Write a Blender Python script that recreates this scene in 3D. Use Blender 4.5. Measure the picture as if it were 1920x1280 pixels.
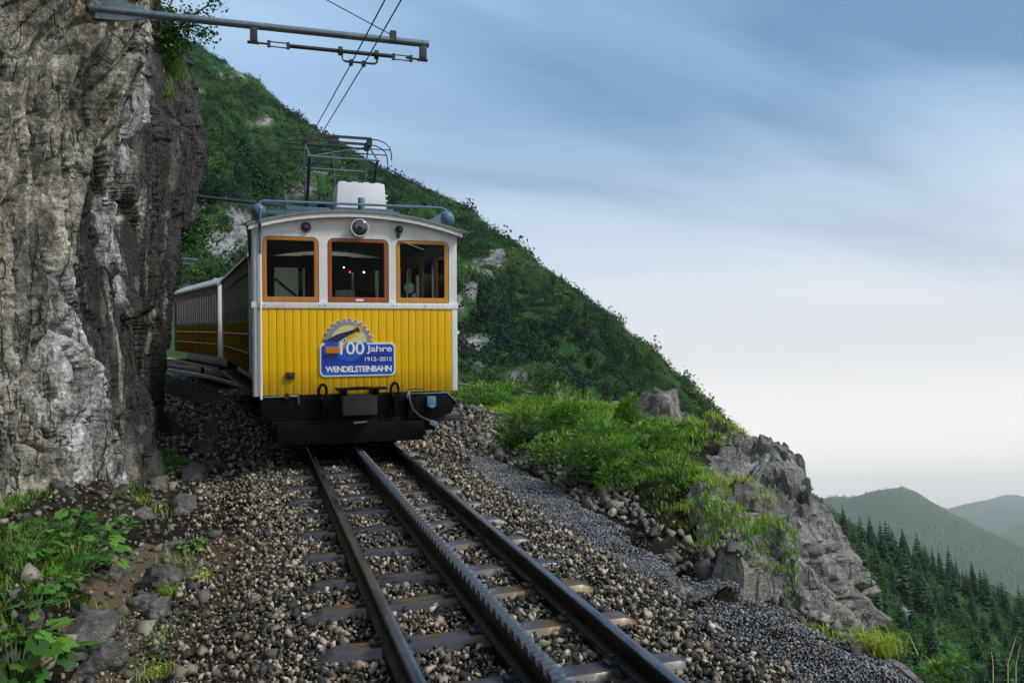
import bpy, bmesh, math, random
import numpy as np
from mathutils import Matrix, Vector
random.seed(7); RNG = np.random.default_rng(11)
for o in list(bpy.data.objects): bpy.data.objects.remove(o)
SC = bpy.context.scene
COL = SC.collection
R = math.radians

# ------------------------------------------------------------------ camera, track frame
F = 1480.0                               # focal length in photo pixels (1920 wide)
TH, PIT, SLOPE, CANT = R(18.5), R(10.9), .1986, R(3.9)
fw = np.array([math.sin(TH)*math.cos(PIT), math.cos(TH)*math.cos(PIT), math.sin(PIT)])
rt = np.array([math.cos(TH), -math.sin(TH), 0.]); up = np.cross(rt, fw)
Va = np.array([0, 1, SLOPE])/math.hypot(1, SLOPE); N0 = np.cross([1., 0, 0], Va)
La = np.array([1., 0, 0])*math.cos(CANT)+N0*math.sin(CANT); Na = np.cross(La, Va)
CAMP = -1.19*La+1.5106*Na                # eye 1.5 m above the rails, 1.2 m left of the track centre
MT = Matrix(((La[0], Va[0], Na[0], 0), (La[1], Va[1], Na[1], 0), (La[2], Va[2], Na[2], 0), (0, 0, 0, 1)))
def ray(x, y): return fw+rt*(x-960)/F-up*(y-640)/F
def D(x, y, dep): return CAMP+ray(x, y)*dep            # world point on a line of sight at a distance
def W(a, b, c): return a*La+b*Va+c*Na                  # track frame (lateral, along, normal) -> world
def Wn(p): return p[:, :1]*La+p[:, 1:2]*Va+p[:, 2:3]*Na
def GP(x, y, c=0.):                                    # where a line of sight meets the plane of the track bed
    d = ray(x, y); t = (c-1.5106)/(d@Na); p = CAMP+t*d; return p@La, p@Va
cam = bpy.data.cameras.new('camera'); camo = bpy.data.objects.new('camera', cam); COL.objects.link(camo)
cam.sensor_width = 36; cam.lens = F*36/1920; cam.clip_start = .05; cam.clip_end = 80000
camo.matrix_world = Matrix(((rt[0], up[0], -fw[0], CAMP[0]), (rt[1], up[1], -fw[1], CAMP[1]), (rt[2], up[2], -fw[2], CAMP[2]), (0, 0, 0, 1)))
SC.camera = camo
SC.render.resolution_x = 1024; SC.render.resolution_y = 682

# ------------------------------------------------------------------ sky and light
SUN_EL, SUN_AZ = R(42), R(135)           # azimuth clockwise from +Y
wd = bpy.data.worlds.new('World'); SC.world = wd; wd.use_nodes = True
nt = wd.node_tree; nt.nodes.clear()
def wn(t, **k):
    n = nt.nodes.new(t)
    for a, v in k.items(): setattr(n, a, v)
    return n
lk = nt.links.new
out = wn('ShaderNodeOutputWorld'); sky = wn('ShaderNodeTexSky', sky_type='NISHITA', sun_disc=False)
sky.sun_elevation = SUN_EL; sky.sun_rotation = SUN_AZ; sky.altitude = 1500; sky.dust_density = 2
bg1 = wn('ShaderNodeBackground'); bg1.inputs[1].default_value = .06; lk(sky.outputs[0], bg1.inputs[0])
tc = wn('ShaderNodeTexCoord'); sx = wn('ShaderNodeSeparateXYZ'); lk(tc.outputs['Generated'], sx.inputs[0])
# planar cloud sheet: direction / (height + k)
den = wn('ShaderNodeMath', operation='ADD'); mx = wn('ShaderNodeMath', operation='MAXIMUM'); mx.inputs[1].default_value = 0
lk(sx.outputs[2], mx.inputs[0]); lk(mx.outputs[0], den.inputs[0]); den.inputs[1].default_value = .22
cmb = wn('ShaderNodeCombineXYZ')
for i in (0, 1):
    dv = wn('ShaderNodeMath', operation='DIVIDE'); lk(sx.outputs[i], dv.inputs[0]); lk(den.outputs[0], dv.inputs[1]); lk(dv.outputs[0], cmb.inputs[i])
mp = wn('ShaderNodeMapping'); mp.inputs['Rotation'].default_value = (0, 0, R(38)); mp.inputs['Scale'].default_value = (.55, 1.5, 1); mp.inputs['Location'].default_value = (1.3, .55, 0)
lk(cmb.outputs[0], mp.inputs[0])
nz = wn('ShaderNodeTexNoise'); nz.inputs['Scale'].default_value = .95; nz.inputs['Detail'].default_value = 5; nz.inputs['Roughness'].default_value = .47; nz.inputs['Distortion'].default_value = .35
lk(mp.outputs[0], nz.inputs['Vector'])
cr = wn('ShaderNodeValToRGB'); lk(nz.outputs[0], cr.inputs[0])
e = cr.color_ramp.elements
e[0].position = .375; e[0].color = (.18, .345, .545, 1); e[1].position = .635; e[1].color = (.70, .88, 1.06, 1)
m_ = cr.color_ramp.elements.new(.5); m_.color = (.40, .61, .87, 1)
# pale veil towards the horizon
vl = wn('ShaderNodeMapRange'); vl.inputs[1].default_value = .50; vl.inputs[2].default_value = .10; vl.interpolation_type = 'SMOOTHSTEP'
ad = wn('ShaderNodeMath', operation='MULTIPLY_ADD'); lk(nz.outputs[0], ad.inputs[0]); ad.inputs[1].default_value = -.22; lk(sx.outputs[2], ad.inputs[2])
ad2 = wn('ShaderNodeMath', operation='ADD'); lk(ad.outputs[0], ad2.inputs[0]); ad2.inputs[1].default_value = .11
lk(ad2.outputs[0], vl.inputs[0])
mix = wn('ShaderNodeMix', data_type='RGBA'); lk(vl.outputs[0], mix.inputs[0]); lk(cr.outputs[0], mix.inputs[6]); hg = wn('ShaderNodeValToRGB'); lk(sx.outputs[2], hg.inputs[0]); hg.color_ramp.elements[0].position = 0; hg.color_ramp.elements[0].color = (1.27, 1.22, 1.15, 1); hg.color_ramp.elements[1].position = .17; hg.color_ramp.elements[1].color = (.88, .87, .865, 1); lk(hg.outputs[0], mix.inputs[7])
bg2 = wn('ShaderNodeBackground'); bg2.inputs[1].default_value = .54; lk(mix.outputs[2], bg2.inputs[0])
ms = wn('ShaderNodeMixShader'); ms.inputs[0].default_value = .88; lk(bg1.outputs[0], ms.inputs[1]); lk(bg2.outputs[0], ms.inputs[2]); lk(ms.outputs[0], out.inputs[0])
sun = bpy.data.lights.new('sun', 'SUN'); sun.energy = 1.5; sun.angle = R(12); sun.color = (1, .95, .87)
suno = bpy.data.objects.new('sun', sun); COL.objects.link(suno)
sd = Vector((math.sin(SUN_AZ)*math.cos(SUN_EL), math.cos(SUN_AZ)*math.cos(SUN_EL), math.sin(SUN_EL)))
suno.rotation_euler = sd.to_track_quat('Z', 'Y').to_euler()
vs = SC.view_settings; vs.view_transform = 'Standard'; vs.look = 'None'; vs.gamma = 1; vs.exposure = .95; vs.use_curve_mapping = False
SC.render.engine = 'CYCLES'; SC.cycles.volume_bounces = 4

# ------------------------------------------------------------------ materials
MATS = {}
class NT:
    def __init__(s, name):
        s.m = bpy.data.materials.new(name); s.m.use_nodes = True; s.t = s.m.node_tree; s.b = s.t.nodes['Principled BSDF']; MATS[name] = s.m
        s.tc = None
    def n(s, t, **k):
        x = s.t.nodes.new(t)
        for a, v in k.items(): setattr(x, a, v)
        return x
    def l(s, a, b): s.t.links.new(a, b)
    def co(s, kind='Object'):
        if not s.tc: s.tc = s.n('ShaderNodeTexCoord')
        return s.tc.outputs[kind]
    def noise(s, scale, detail=4, rough=.55, vec=None, stretch=None, dist=0):
        x = s.n('ShaderNodeTexNoise'); x.inputs['Scale'].default_value = scale; x.inputs['Detail'].default_value = detail; x.inputs['Roughness'].default_value = rough; x.inputs['Distortion'].default_value = dist
        v = vec or s.co()
        if stretch:
            mm = s.n('ShaderNodeMapping'); mm.inputs['Scale'].default_value = stretch; s.l(v, mm.inputs[0]); v = mm.outputs[0]
        s.l(v, x.inputs['Vector']); return x.outputs[0]
    def ramp(s, fac, stops):
        x = s.n('ShaderNodeValToRGB'); s.l(fac, x.inputs[0]); el = x.color_ramp.elements
        while len(el) < len(stops): el.new(.5)
        for q, (p, c) in zip(el, stops):
            q.position = p; q.color = (c[0], c[1], c[2], 1) if hasattr(c, '__len__') else (c, c, c, 1)
        return x.outputs[0]
    def mix(s, f, a, b, mode='MIX'):
        x = s.n('ShaderNodeMix', data_type='RGBA', blend_type=mode)
        for k, q in ((0, f), (6, a), (7, b)):
            if hasattr(q, 'links'): s.l(q, x.inputs[k])
            elif hasattr(q, '__len__'): x.inputs[k].default_value = (*q[:3], 1)
            else: x.inputs[k].default_value = q
        return x.outputs[2]
    def math(s, op, a, b=0., c=0.):
        x = s.n('ShaderNodeMath', operation=op)
        for k, q in enumerate((a, b, c)):
            if hasattr(q, 'links'): s.l(q, x.inputs[k])
            else: x.inputs[k].default_value = q
        return x.outputs[0]
    def attr(s, name, o='Fac'):
        x = s.n('ShaderNodeAttribute', attribute_name=name); return x.outputs[o]
    def set(s, col=None, rough=None, metal=None, spec=None):
        for k, q in (('Base Color', col), ('Roughness', rough), ('Metallic', metal), ('Specular IOR Level', spec)):
            if q is None: continue
            i = s.b.inputs[k]
            if hasattr(q, 'links'): s.l(q, i)
            elif hasattr(q, '__len__'): i.default_value = (*q[:3], 1)
            else: i.default_value = q
        return s
    def bump(s, h, strength=.4, dist=.02):
        x = s.n('ShaderNodeBump'); x.inputs['Strength'].default_value = strength; x.inputs['Distance'].default_value = dist; s.l(h, x.inputs['Height']); s.l(x.outputs[0], s.b.inputs['Normal']); return s
def plain(name, col, rough=.5, metal=0., var=.25, scale=6, bump=0., rv=.15, spec=None):
    "a colour with uneven tone, grime and uneven gloss"
    t = NT(name); nz = t.noise(scale, 6, .6); nb = t.noise(scale*7, 3)
    d = [c*(1-var) for c in col]; h = [min(1, c*(1+var*.6)) for c in col]
    t.set(t.ramp(nz, [(.3, d), (.7, h)]), t.ramp(nb, [(.3, max(.02, rough-rv)), (.7, min(1, rough+rv))]), metal, spec)
    if bump: t.bump(nb, bump, .01)
    return t.m
t = NT('white_paint'); g = t.noise(3, 5, .6); sk = t.noise(9, 5, .65, stretch=(4, 4, .35)); t.set(t.mix(t.ramp(sk, [(.52, 0), (.72, .35)]), t.ramp(g, [(.3, (.66, .66, .655)), (.7, (.78, .78, .775))]), (.42, .38, .31)), t.ramp(t.noise(25), [(.3, .3), (.7, .5)]))
plain('cream_paint', (.46, .43, .35), .8, var=.25, scale=3, spec=0)
plain('pipe_grey', (.52, .56, .60), .35, var=.08)
plain('roof_grey', (.50, .49, .47), .5, var=.18, scale=2)
plain('roof_edge', (.20, .20, .19), .6, var=.3)
plain('blue_grey', (.07, .14, .215), .42, var=.22, scale=9)
plain('blue_light', (.10, .185, .28), .4, var=.2, scale=9)
plain('black_iron', (.005, .005, .0055), .55, var=.5, scale=8, spec=.12)
plain('dark_iron', (.03, .032, .036), .42, var=.45, scale=12)
plain('pantograph_steel', (.025, .03, .036), .45, var=.4, scale=14)
plain('galvanised', (.16, .20, .24), .42, .5, var=.25, scale=14)
plain('wire_metal', (.02, .02, .022), .5, .3, var=.2)
plain('box_white', (.66, .67, .70), .45, var=.07, scale=5)
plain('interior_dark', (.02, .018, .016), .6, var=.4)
plain('interior_pale', (.80, .81, .68), .5, var=.1)
plain('chrome', (.55, .56, .57), .12, .9, var=.1)
plain('red_lens', (.10, .008, .01), .12, var=.2)
plain('rubber', (.012, .012, .012), .6)
plain('sign_blue', (.012, .10, .52), .3, var=.05); plain('sign_deep', (.010, .02, .30), .3, var=.1); plain('sign_white', (.74, .75, .80), .35, var=.05)
plain('sign_sky', (.62, .58, .28), .35, var=.1); plain('sign_steel', (.30, .31, .36), .3, .2, var=.3, scale=20); plain('sign_orange', (.55, .20, .02), .35, var=.2); plain('sign_dark', (.02, .02, .08), .35); plain('sign_yellow', (.66, .42, .02), .35)
def wood(name, c1, c2):
    t = NT(name); g = t.noise(5, 6, .6, stretch=(14, 14, 1.2), dist=.6); t.set(t.ramp(g, [(.3, c1), (.7, c2)]), t.ramp(t.noise(30), [(.3, .25), (.7, .45)])); t.bump(g, .15, .004)
wood('wood_red', (.23, .055, .012), (.36, .10, .022)); wood('wood_orange', (.36, .13, .018), (.50, .20, .03)); wood('wood_amber', (.46, .20, .018), (.56, .26, .03))
t = NT('yellow_paint'); oi = t.n('ShaderNodeObjectInfo').outputs['Random']
g = t.noise(4, 5, .6, stretch=(6, 6, .6)); base = t.ramp(g, [(.25, (.70, .40, .001)), (.75, (.83, .49, .001))])
dz = t.n('ShaderNodeSeparateXYZ'); t.l(t.co(), dz.inputs[0]); dm = t.n('ShaderNodeMapRange'); t.l(dz.outputs[2], dm.inputs[0]); dm.inputs[1].default_value = 1.25; dm.inputs[2].default_value = .74; sp0 = t.noise(7, 5, .7, stretch=(3, 3, .35)); dirt = t.ramp(t.math('MULTIPLY', dm.outputs[0], sp0), [(.22, 0), (.62, .75)]); fleck = t.ramp(t.noise(55, 2, .5), [(.70, 0), (.74, .6)]); pc = t.mix(t.math('MULTIPLY', oi, .16), base, (.42, .25, .0)); pc = t.mix(dirt, pc, (.16, .10, .03)); t.set(t.mix(t.math('MULTIPLY', fleck, .5), pc, (.30, .18, .03)), t.ramp(t.noise(25), [(.3, .3), (.7, .5)]), spec=.25); t.bump(g, .06, .004)
t = NT('varnish_yellow'); oi = t.n('ShaderNodeObjectInfo').outputs['Random']; g = t.noise(5, 6, .65, stretch=(5, 5, .7))
t.set(t.mix(oi, t.ramp(g, [(.3, (.16, .09, .012)), (.7, (.55, .35, .02))]), (.26, .15, .02)), .5, spec=0)
t = NT('lamp_glass'); t.set((.10, .105, .11), .07); t.b.inputs['Metallic'].default_value = .6
def emis(name, col, s):
    t = NT(name); t.b.inputs['Emission Color'].default_value = (*col, 1); t.b.inputs['Emission Strength'].default_value = s; t.set(col, .3)
emis('lamp_red', (1, .03, .02), 3); emis('lamp_white', (1, .97, .92), 3)
t = NT('glass'); gl = t.n('ShaderNodeBsdfGlossy'); gl.inputs['Roughness'].default_value = .02; tr = t.n('ShaderNodeBsdfTransparent'); tr.inputs[0].default_value = (.80, .84, .82, 1)
fr = t.n('ShaderNodeFresnel'); fr.inputs[0].default_value = 1.22; mm = t.n('ShaderNodeMixShader'); t.l(fr.outputs[0], mm.inputs[0]); t.l(tr.outputs[0], mm.inputs[1]); t.l(gl.outputs[0], mm.inputs[2]); t.l(mm.outputs[0], t.t.nodes['Material Output'].inputs[0])
t = NT('coach_glass'); gl = t.n('ShaderNodeBsdfGlossy'); gl.inputs['Roughness'].default_value = .08; tr = t.n('ShaderNodeBsdfTransparent'); tr.inputs[0].default_value = (.35, .38, .37, 1); fr = t.n('ShaderNodeFresnel'); fr.inputs[0].default_value = 1.06; mm = t.n('ShaderNodeMixShader'); t.l(fr.outputs[0], mm.inputs[0]); t.l(tr.outputs[0], mm.inputs[1]); t.l(gl.outputs[0], mm.inputs[2]); t.l(mm.outputs[0], t.t.nodes['Material Output'].inputs[0])
# track
t = NT('rail_steel'); geo = t.n('ShaderNodeNewGeometry'); g = t.noise(9, 5, .6); t.set(t.ramp(g, [(.3, (.004, .004, .005)), (.7, (.012, .010, .009))]), t.ramp(t.noise(40), [(.3, .38), (.7, .6)]), .3)
t = NT('rail_head'); g = t.noise(7, 5, .6, stretch=(1, .25, 1)); t.set(t.ramp(g, [(.35, (.045, .055, .07)), (.6, (.14, .16, .19)), (.75, (.10, .09, .06))]), t.ramp(g, [(.3, .16), (.7, .34)]), .75)
t = NT('rack_steel'); g = t.noise(22, 5, .6); t.set(t.ramp(g, [(.3, (.05, .06, .075)), (.7, (.15, .175, .21))]), t.ramp(g, [(.3, .22), (.7, .42)]), .65)
t = NT('sleeper_steel'); oi = t.n('ShaderNodeObjectInfo').outputs['Random']; g = t.noise(4, 5, .6); w = t.math('ADD', g, t.math('MULTIPLY', oi, .25))
t.set(t.ramp(w, [(.42, (.024, .021, .024)), (.66, (.058, .054, .065)), (.82, (.10, .055, .012))]), t.ramp(t.noise(5, 3), [(.46, .16), (.60, .48)]), .1, .5)
# stones, gravel, soil
def stone_mat(name, stops, rough=.55):
    t = NT(name); geo = t.n('ShaderNodeNewGeometry'); oi = t.n('ShaderNodeObjectInfo')
    rnd = t.math('FRACT', t.math('ADD', geo.outputs['Random Per Island'], t.math('MULTIPLY', oi.outputs['Random'], 7.31)))
    base = t.ramp(rnd, stops); g = t.noise(38, 5, .65)
    t.set(t.mix(.75, base, t.ramp(g, [(.25, .28), (.75, 1.25)]), 'MULTIPLY'), t.ramp(g, [(.3, rough-.2), (.7, rough+.15)])); t.bump(g, .5, .012); return t
stone_mat('ballast', [(0, (.017, .016, .015)), (.36, (.050, .045, .040)), (.58, (.135, .110, .083)), (.77, (.33, .25, .165)), (.92, (.50, .40, .28)), (1, (.60, .53, .43))])
stone_mat('rubble', [(0, (.04, .038, .036)), (.45, (.11, .10, .088)), (.8, (.23, .195, .15)), (1, (.38, .335, .27))])
stone_mat('gravel_chips', [(0, (.10, .105, .118)), (.5, (.20, .21, .235)), (.9, (.32, .335, .37)), (1, (.48, .48, .50))], .38)
t = NT('soil'); g = t.noise(3, 8, .65); h = t.noise(45, 5, .7)
c1 = t.ramp(g, [(.35, (.014, .012, .010)), (.55, (.035, .027, .019)), (.68, (.10, .066, .034))]); t.set(t.mix(.7, c1, t.ramp(h, [(.3, .25), (.7, 1.3)]), 'MULTIPLY'), .9, spec=.05); t.bump(h, .7, .03)
t = NT('sandy_soil'); h = t.noise(60, 6, .75); t.set(t.ramp(h, [(.3, (.03, .022, .013)), (.55, (.13, .085, .042)), (.75, (.26, .18, .095))]), .85); t.bump(h, .8, .02)
# rock
def rock_mat(name, cliff=False, jw=1., tone=1.):
    t = NT(name); P = t.co()
    n1 = t.noise(.9, 8, .62, dist=.4); n2 = t.noise(5.5, 8, .7); n3 = t.noise(26, 6, .7)
    col = t.ramp(n1, [(.30, (.07, .066, .063)), (.45, (.16, .151, .14)), (.58, (.26, .247, .23)), (.75, (.15, .144, .137))])
    if cliff:
        b = t.attr('bb'); c = t.attr('cc')
        # vertical stains, drawn out downwards
        st = t.noise(1.0, 6, .6, stretch=(2.6, 2.6, .22), dist=.5); st2 = t.noise(1.0, 6, .62, stretch=(5.5, 5.5, .30), dist=.8); st3 = t.noise(1.7, 5, .6, stretch=(1.5, 1.5, .35), dist=.6)
        def mr_(x, a0, a1, b0=0., b1=1.):
            q = t.n('ShaderNodeMapRange'); q.interpolation_type = 'SMOOTHSTEP'; t.l(x, q.inputs[0])
            for k, v_ in enumerate((a0, a1, b0, b1)): q.inputs[k+1].default_value = v_
            return q.outputs[0]
        bw = t.math('ADD', b, t.math('MULTIPLY', t.math('SUBTRACT', n1, .5), 1.2))
        slab = mr_(bw, 8.95, 8.70); col = t.mix(t.math('MULTIPLY', slab, .85), col, t.ramp(n2, [(.3, (.18, .165, .135)), (.65, (.42, .385, .315))]))
        tanm = t.ramp(st3, [(.50, 0), (.60, 1)]); col = t.mix(t.math('MULTIPLY', tanm, .75), col, (.26, .215, .15))
        och = t.ramp(t.noise(1.3, 4, .6, dist=.5), [(.62, 0), (.69, 1)]); col = t.mix(t.math('MULTIPLY', och, .8), col, (.34, .19, .05))
        up_ = t.math('MULTIPLY', mr_(c, 2.3, 3.3), mr_(bw, 11.6, 10.4)); wet = t.math('SUBTRACT', mr_(b, 8.75, 9.6, -.06, .21), t.math('MULTIPLY', up_, .16))
        dk = t.ramp(t.math('ADD', st, wet), [(.50, 0), (.60, 1)]); col = t.mix(t.math('MULTIPLY', dk, .9), col, (.028, .025, .023))
        pale = t.ramp(t.math('SUBTRACT', t.noise(1.2, 5, .6, stretch=(3.4, 3.4, .16), dist=.4), t.math('MULTIPLY', wet, .45)), [(.49, 0), (.57, 1)]); col = t.mix(t.math('MULTIPLY', pale, .85), col, t.ramp(n3, [(.3, (.32, .30, .26)), (.65, (.56, .53, .46))]))
        col = t.mix(.8, col, t.ramp(st2, [(.36, .40), (.62, 1.35)]), 'MULTIPLY')
        # pale lime streaks running down the wall
        warp = t.math('MULTIPLY', t.math('SUBTRACT', t.noise(1.1, 5, .6), .5), .55)
        def streak(b0, w, lo, hi, lean):
            x = t.math('ADD', t.math('SUBTRACT', b, b0), t.math('ADD', warp, t.math('MULTIPLY', c, lean)))
            s = t.math('SUBTRACT', 1., t.math('DIVIDE', t.math('ABSOLUTE', x), w))
            g1 = t.math('SUBTRACT', c, lo); g2 = t.math('SUBTRACT', hi, c)
            f = t.math('MINIMUM', s, t.math('MINIMUM', g1, g2)); f = t.math('ADD', f, t.math('MULTIPLY', t.math('SUBTRACT', n2, .5), 1.1))
            return t.math('MULTIPLY', t.ramp(f, [(.05, 0), (.34, 1)]), t.ramp(st2, [(.36, .15), (.55, 1)]))
        for a_ in ((8.80, .26, -.5, 2.6, -.05), (8.45, .13, -.5, 1.2, -.05), (10.1, .22, 1.6, 9, .05), (9.45, .16, 2.0, 8, -.02), (11.3, .12, 1.2, 7, .02), (12.4, .10, .2, 3.4, .02)):
            col = t.mix(t.math('MULTIPLY', streak(*a_), .88), col, t.ramp(n3, [(.3, (.30, .31, .33)), (.6, (.58, .58, .58))]))
    else:
        li = t.ramp(t.noise(2.1, 6, .65), [(.52, 0), (.66, 1)]); col = t.mix(t.math('MULTIPLY', li, .6), col, (.22, .21, .20))
    vo = t.n('ShaderNodeTexVoronoi', feature='DISTANCE_TO_EDGE'); vm = t.n('ShaderNodeMapping'); vm.inputs['Scale'].default_value = (7, 7, 4.5); wv = t.mix(.12, P, t.n('ShaderNodeTexNoise').outputs['Color']); t.l(wv, vm.inputs[0]); t.l(vm.outputs[0], vo.inputs['Vector']); vo.inputs['Scale'].default_value = 1
    crk = t.ramp(vo.outputs[0], [(0, 0), (.09, 1)])
    col = t.mix(.9, col, t.ramp(n2, [(.28, .22), (.5, .85), (.72, 1.35)]), 'MULTIPLY'); col = t.mix(.75, col, t.ramp(n3, [(.3, .35), (.68, 1.3)]), 'MULTIPLY')
    def joint(sc_, st_, wdt, ds):
        q = t.math('ABSOLUTE', t.math('SUBTRACT', t.noise(sc_, 3, .5, stretch=st_, dist=ds), .5)); return t.ramp(q, [(0, 1), (wdt, 0)])
    jn = t.math('MAXIMUM', joint(1.1, (2.2, 2.2, .45), .011, .8), t.math('MULTIPLY', joint(2.6, (1.6, 1.6, .9), .010, .6), .45)); jn = t.math('MULTIPLY', jn, jw); col = t.mix(1., col, (tone, tone, tone*.98), 'MULTIPLY'); col = t.mix(t.math('MULTIPLY', jn, .75), col, (.018, .016, .014))
    vc = t.n('ShaderNodeTexVoronoi'); vc.inputs['Scale'].default_value = 9; vmm = t.n('ShaderNodeMapping'); vmm.inputs['Scale'].default_value = (1, 1, .55); t.l(P, vmm.inputs[0]); t.l(vmm.outputs[0], vc.inputs['Vector']); vr_ = t.n('ShaderNodeSeparateXYZ'); t.l(vc.outputs['Color'], vr_.inputs[0]); col = t.mix(.55, col, t.ramp(vr_.outputs[0], [(.1, .45), (.9, 1.35)]), 'MULTIPLY')
    t.set(col, t.ramp(n2, [(.3, .42), (.7, .75)])); h = t.math('ADD', t.math('ADD', n2, t.math('MULTIPLY', n3, .6)), t.math('MULTIPLY', jn, -.6)); t.bump(h, 1., .07)
rock_mat('cliff_rock', True, 1., 1.3); rock_mat('grey_rock', False, .8, 1.45); rock_mat('boulder_rock', False, 0., 1.2)
# foliage
def leaf_mat(name, stops, rough=.5, trans=.25, attr='var', rnd=.35, objr=0.):
    t = NT(name); v = t.attr(attr)
    if objr: v = t.math('ADD', t.math('MULTIPLY', v, .6), t.math('MULTIPLY', t.n('ShaderNodeObjectInfo').outputs['Random'], objr))
    geo = t.n('ShaderNodeNewGeometry'); r_ = t.math('ADD', v, t.math('MULTIPLY', t.math('SUBTRACT', geo.outputs['Random Per Island'], .5), rnd))
    col = t.ramp(r_, stops); t.set(col, rough); tl = t.n('ShaderNodeBsdfTranslucent'); t.l(col, tl.inputs[0])
    ms_ = t.n('ShaderNodeMixShader'); ms_.inputs[0].default_value = trans; t.l(t.b.outputs[0], ms_.inputs[1]); t.l(tl.outputs[0], ms_.inputs[2]); t.l(ms_.outputs[0], t.t.nodes['Material Output'].inputs[0]); return t
leaf_mat('forest_leaf', [(0, (.008, .026, .012)), (.40, (.020, .060, .020)), (.70, (.055, .135, .030)), (1, (.11, .22, .045))], .8, .5, 'var', .12)
leaf_mat('ridge_leaf', [(0, (.022, .062, .018)), (.45, (.055, .155, .036)), (.75, (.10, .25, .05)), (1, (.15, .32, .07))], .8, .5, 'var', .12)
leaf_mat('spruce_needles', [(0, (.018, .052, .018)), (.6, (.042, .11, .036)), (1, (.075, .165, .05))], .7, .25, 'var', .2, .5)
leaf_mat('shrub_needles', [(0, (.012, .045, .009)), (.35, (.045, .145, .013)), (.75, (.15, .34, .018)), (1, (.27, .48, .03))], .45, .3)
leaf_mat('grass_blades', [(0, (.035, .10, .008)), (.40, (.14, .31, .012)), (.72, (.29, .46, .02)), (1, (.46, .41, .04))], .5, .35)
def leaf_single(name, stops):
    t = NT(name); oi = t.n('ShaderNodeObjectInfo').outputs['Random']; g = t.noise(25, 3); col = t.ramp(t.math('ADD', t.math('MULTIPLY', oi, .7), t.math('MULTIPLY', g, .3)), stops); t.set(col, .42)
    tl = t.n('ShaderNodeBsdfTranslucent'); t.l(col, tl.inputs[0]); ms_ = t.n('ShaderNodeMixShader'); ms_.inputs[0].default_value = .3; t.l(t.b.outputs[0], ms_.inputs[1]); t.l(tl.outputs[0], ms_.inputs[2]); t.l(ms_.outputs[0], t.t.nodes['Material Output'].inputs[0])
leaf_single('broad_leaf', [(.1, (.02, .075, .010)), (.45, (.05, .17, .016)), (.75, (.10, .26, .025)), (.95, (.20, .30, .035))])
plain('bark', (.07, .055, .042), .85, var=.5, scale=20, bump=.4); plain('green_stem', (.06, .14, .03), .6)
def hill_mat(name, stops, scale, rock=None, bscale=None):
    t = NT(name); g = t.noise(scale, 8, .65); f = t.noise(scale*9, 5, .7); col = t.mix(.75, t.ramp(g, stops), t.ramp(f, [(.25, .35), (.75, 1.4)]), 'MULTIPLY')
    if rock:
        m1 = t.attr('rock'); f2_ = t.noise(scale*26, 6, .75, stretch=(1, 1, .45)); col = t.mix(m1, col, t.mix(.8, t.ramp(f, [(.25, (.07, .066, .063)), (.6, (.30, .295, .285))]), t.ramp(f2_, [(.36, .2), (.6, 1.3)]), 'MULTIPLY'))
    t.set(col, .85, spec=.1); t.bump(f, .8, bscale or 1.); return t
hill_mat('mountain_ground', [(.3, (.014, .040, .014)), (.6, (.036, .09, .024)), (.8, (.07, .15, .034))], .045, True, 1.2)
hill_mat('hill_far', [(.3, (.035, .052, .030)), (.55, (.055, .08, .040)), (.8, (.11, .14, .06))], .006, None, 4)
hill_mat('meadow_far', [(.3, (.05, .085, .03)), (.7, (.10, .15, .05))], .006, None, 4)
hill_mat('mountain_far', [(.3, (.02, .04, .03)), (.7, (.05, .07, .05))], .002, None, 10)
hill_mat('valley', [(.3, (.03, .06, .02)), (.7, (.07, .10, .04))], .002, None, 5)

# ------------------------------------------------------------------ helpers
def tag(o, label=None, cat=None, group=None, kind=None):
    for k, v in (('label', label), ('category', cat), ('group', group), ('kind', kind)):
        if v: o[k] = v
    return o
def empty(name, mat4, label=None, cat=None, group=None):
    o = bpy.data.objects.new(name, None); COL.objects.link(o); o.matrix_world = mat4; o.empty_display_size = .2; return tag(o, label, cat, group)
def TM(a=0, b=0, c=0, rz=0): return MT @ Matrix.Translation((a, b, c)) @ Matrix.Rotation(rz, 4, 'Z')
def WM(p, rz=0, s=1): return Matrix.Translation(Vector(p)) @ Matrix.Rotation(rz, 4, 'Z') @ Matrix.Scale(s, 4)
def link(name, me, parent=None, mat4=None):
    o = bpy.data.objects.new(name, me); COL.objects.link(o)
    if parent: o.parent = parent
    if mat4 is not None: o.matrix_local = mat4
    return o
def npmesh(name, v, f, mat, smooth=False, attrs=None):
    me = bpy.data.meshes.new(name); v = np.ascontiguousarray(v, np.float32); f = np.ascontiguousarray(f, np.int32); k = f.shape[1]
    me.vertices.add(len(v)); me.vertices.foreach_set('co', v.ravel()); me.loops.add(f.size); me.loops.foreach_set('vertex_index', f.ravel())
    me.polygons.add(len(f)); me.polygons.foreach_set('loop_start', np.arange(0, f.size, k, dtype=np.int32)); me.polygons.foreach_set('loop_total', np.full(len(f), k, np.int32))
    if smooth: me.polygons.foreach_set('use_smooth', np.ones(len(f), bool))
    for n_, arr in (attrs or {}).items(): me.attributes.new(n_, 'FLOAT', 'POINT').data.foreach_set('value', np.ascontiguousarray(arr, np.float32))
    me.update(calc_edges=True); me.materials.append(MATS[mat]); return me
def gridf(nu, nv):
    i = np.arange((nu-1)*(nv-1)); u = i//(nv-1); w = i % (nv-1); a = u*nv+w; return np.stack([a, a+1, a+nv+1, a+nv], 1)
def hsh(x, y, z, s):
    h = (x*374761393+y*668265263+z*1274126177+s*974634777) & 0xffffffff; h = ((h ^ (h >> 13))*1103515245) & 0xffffffff; h = ((h ^ (h >> 16))*2654435761) & 0xffffffff; return ((h ^ (h >> 15)) & 0xffff)/65535.
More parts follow.
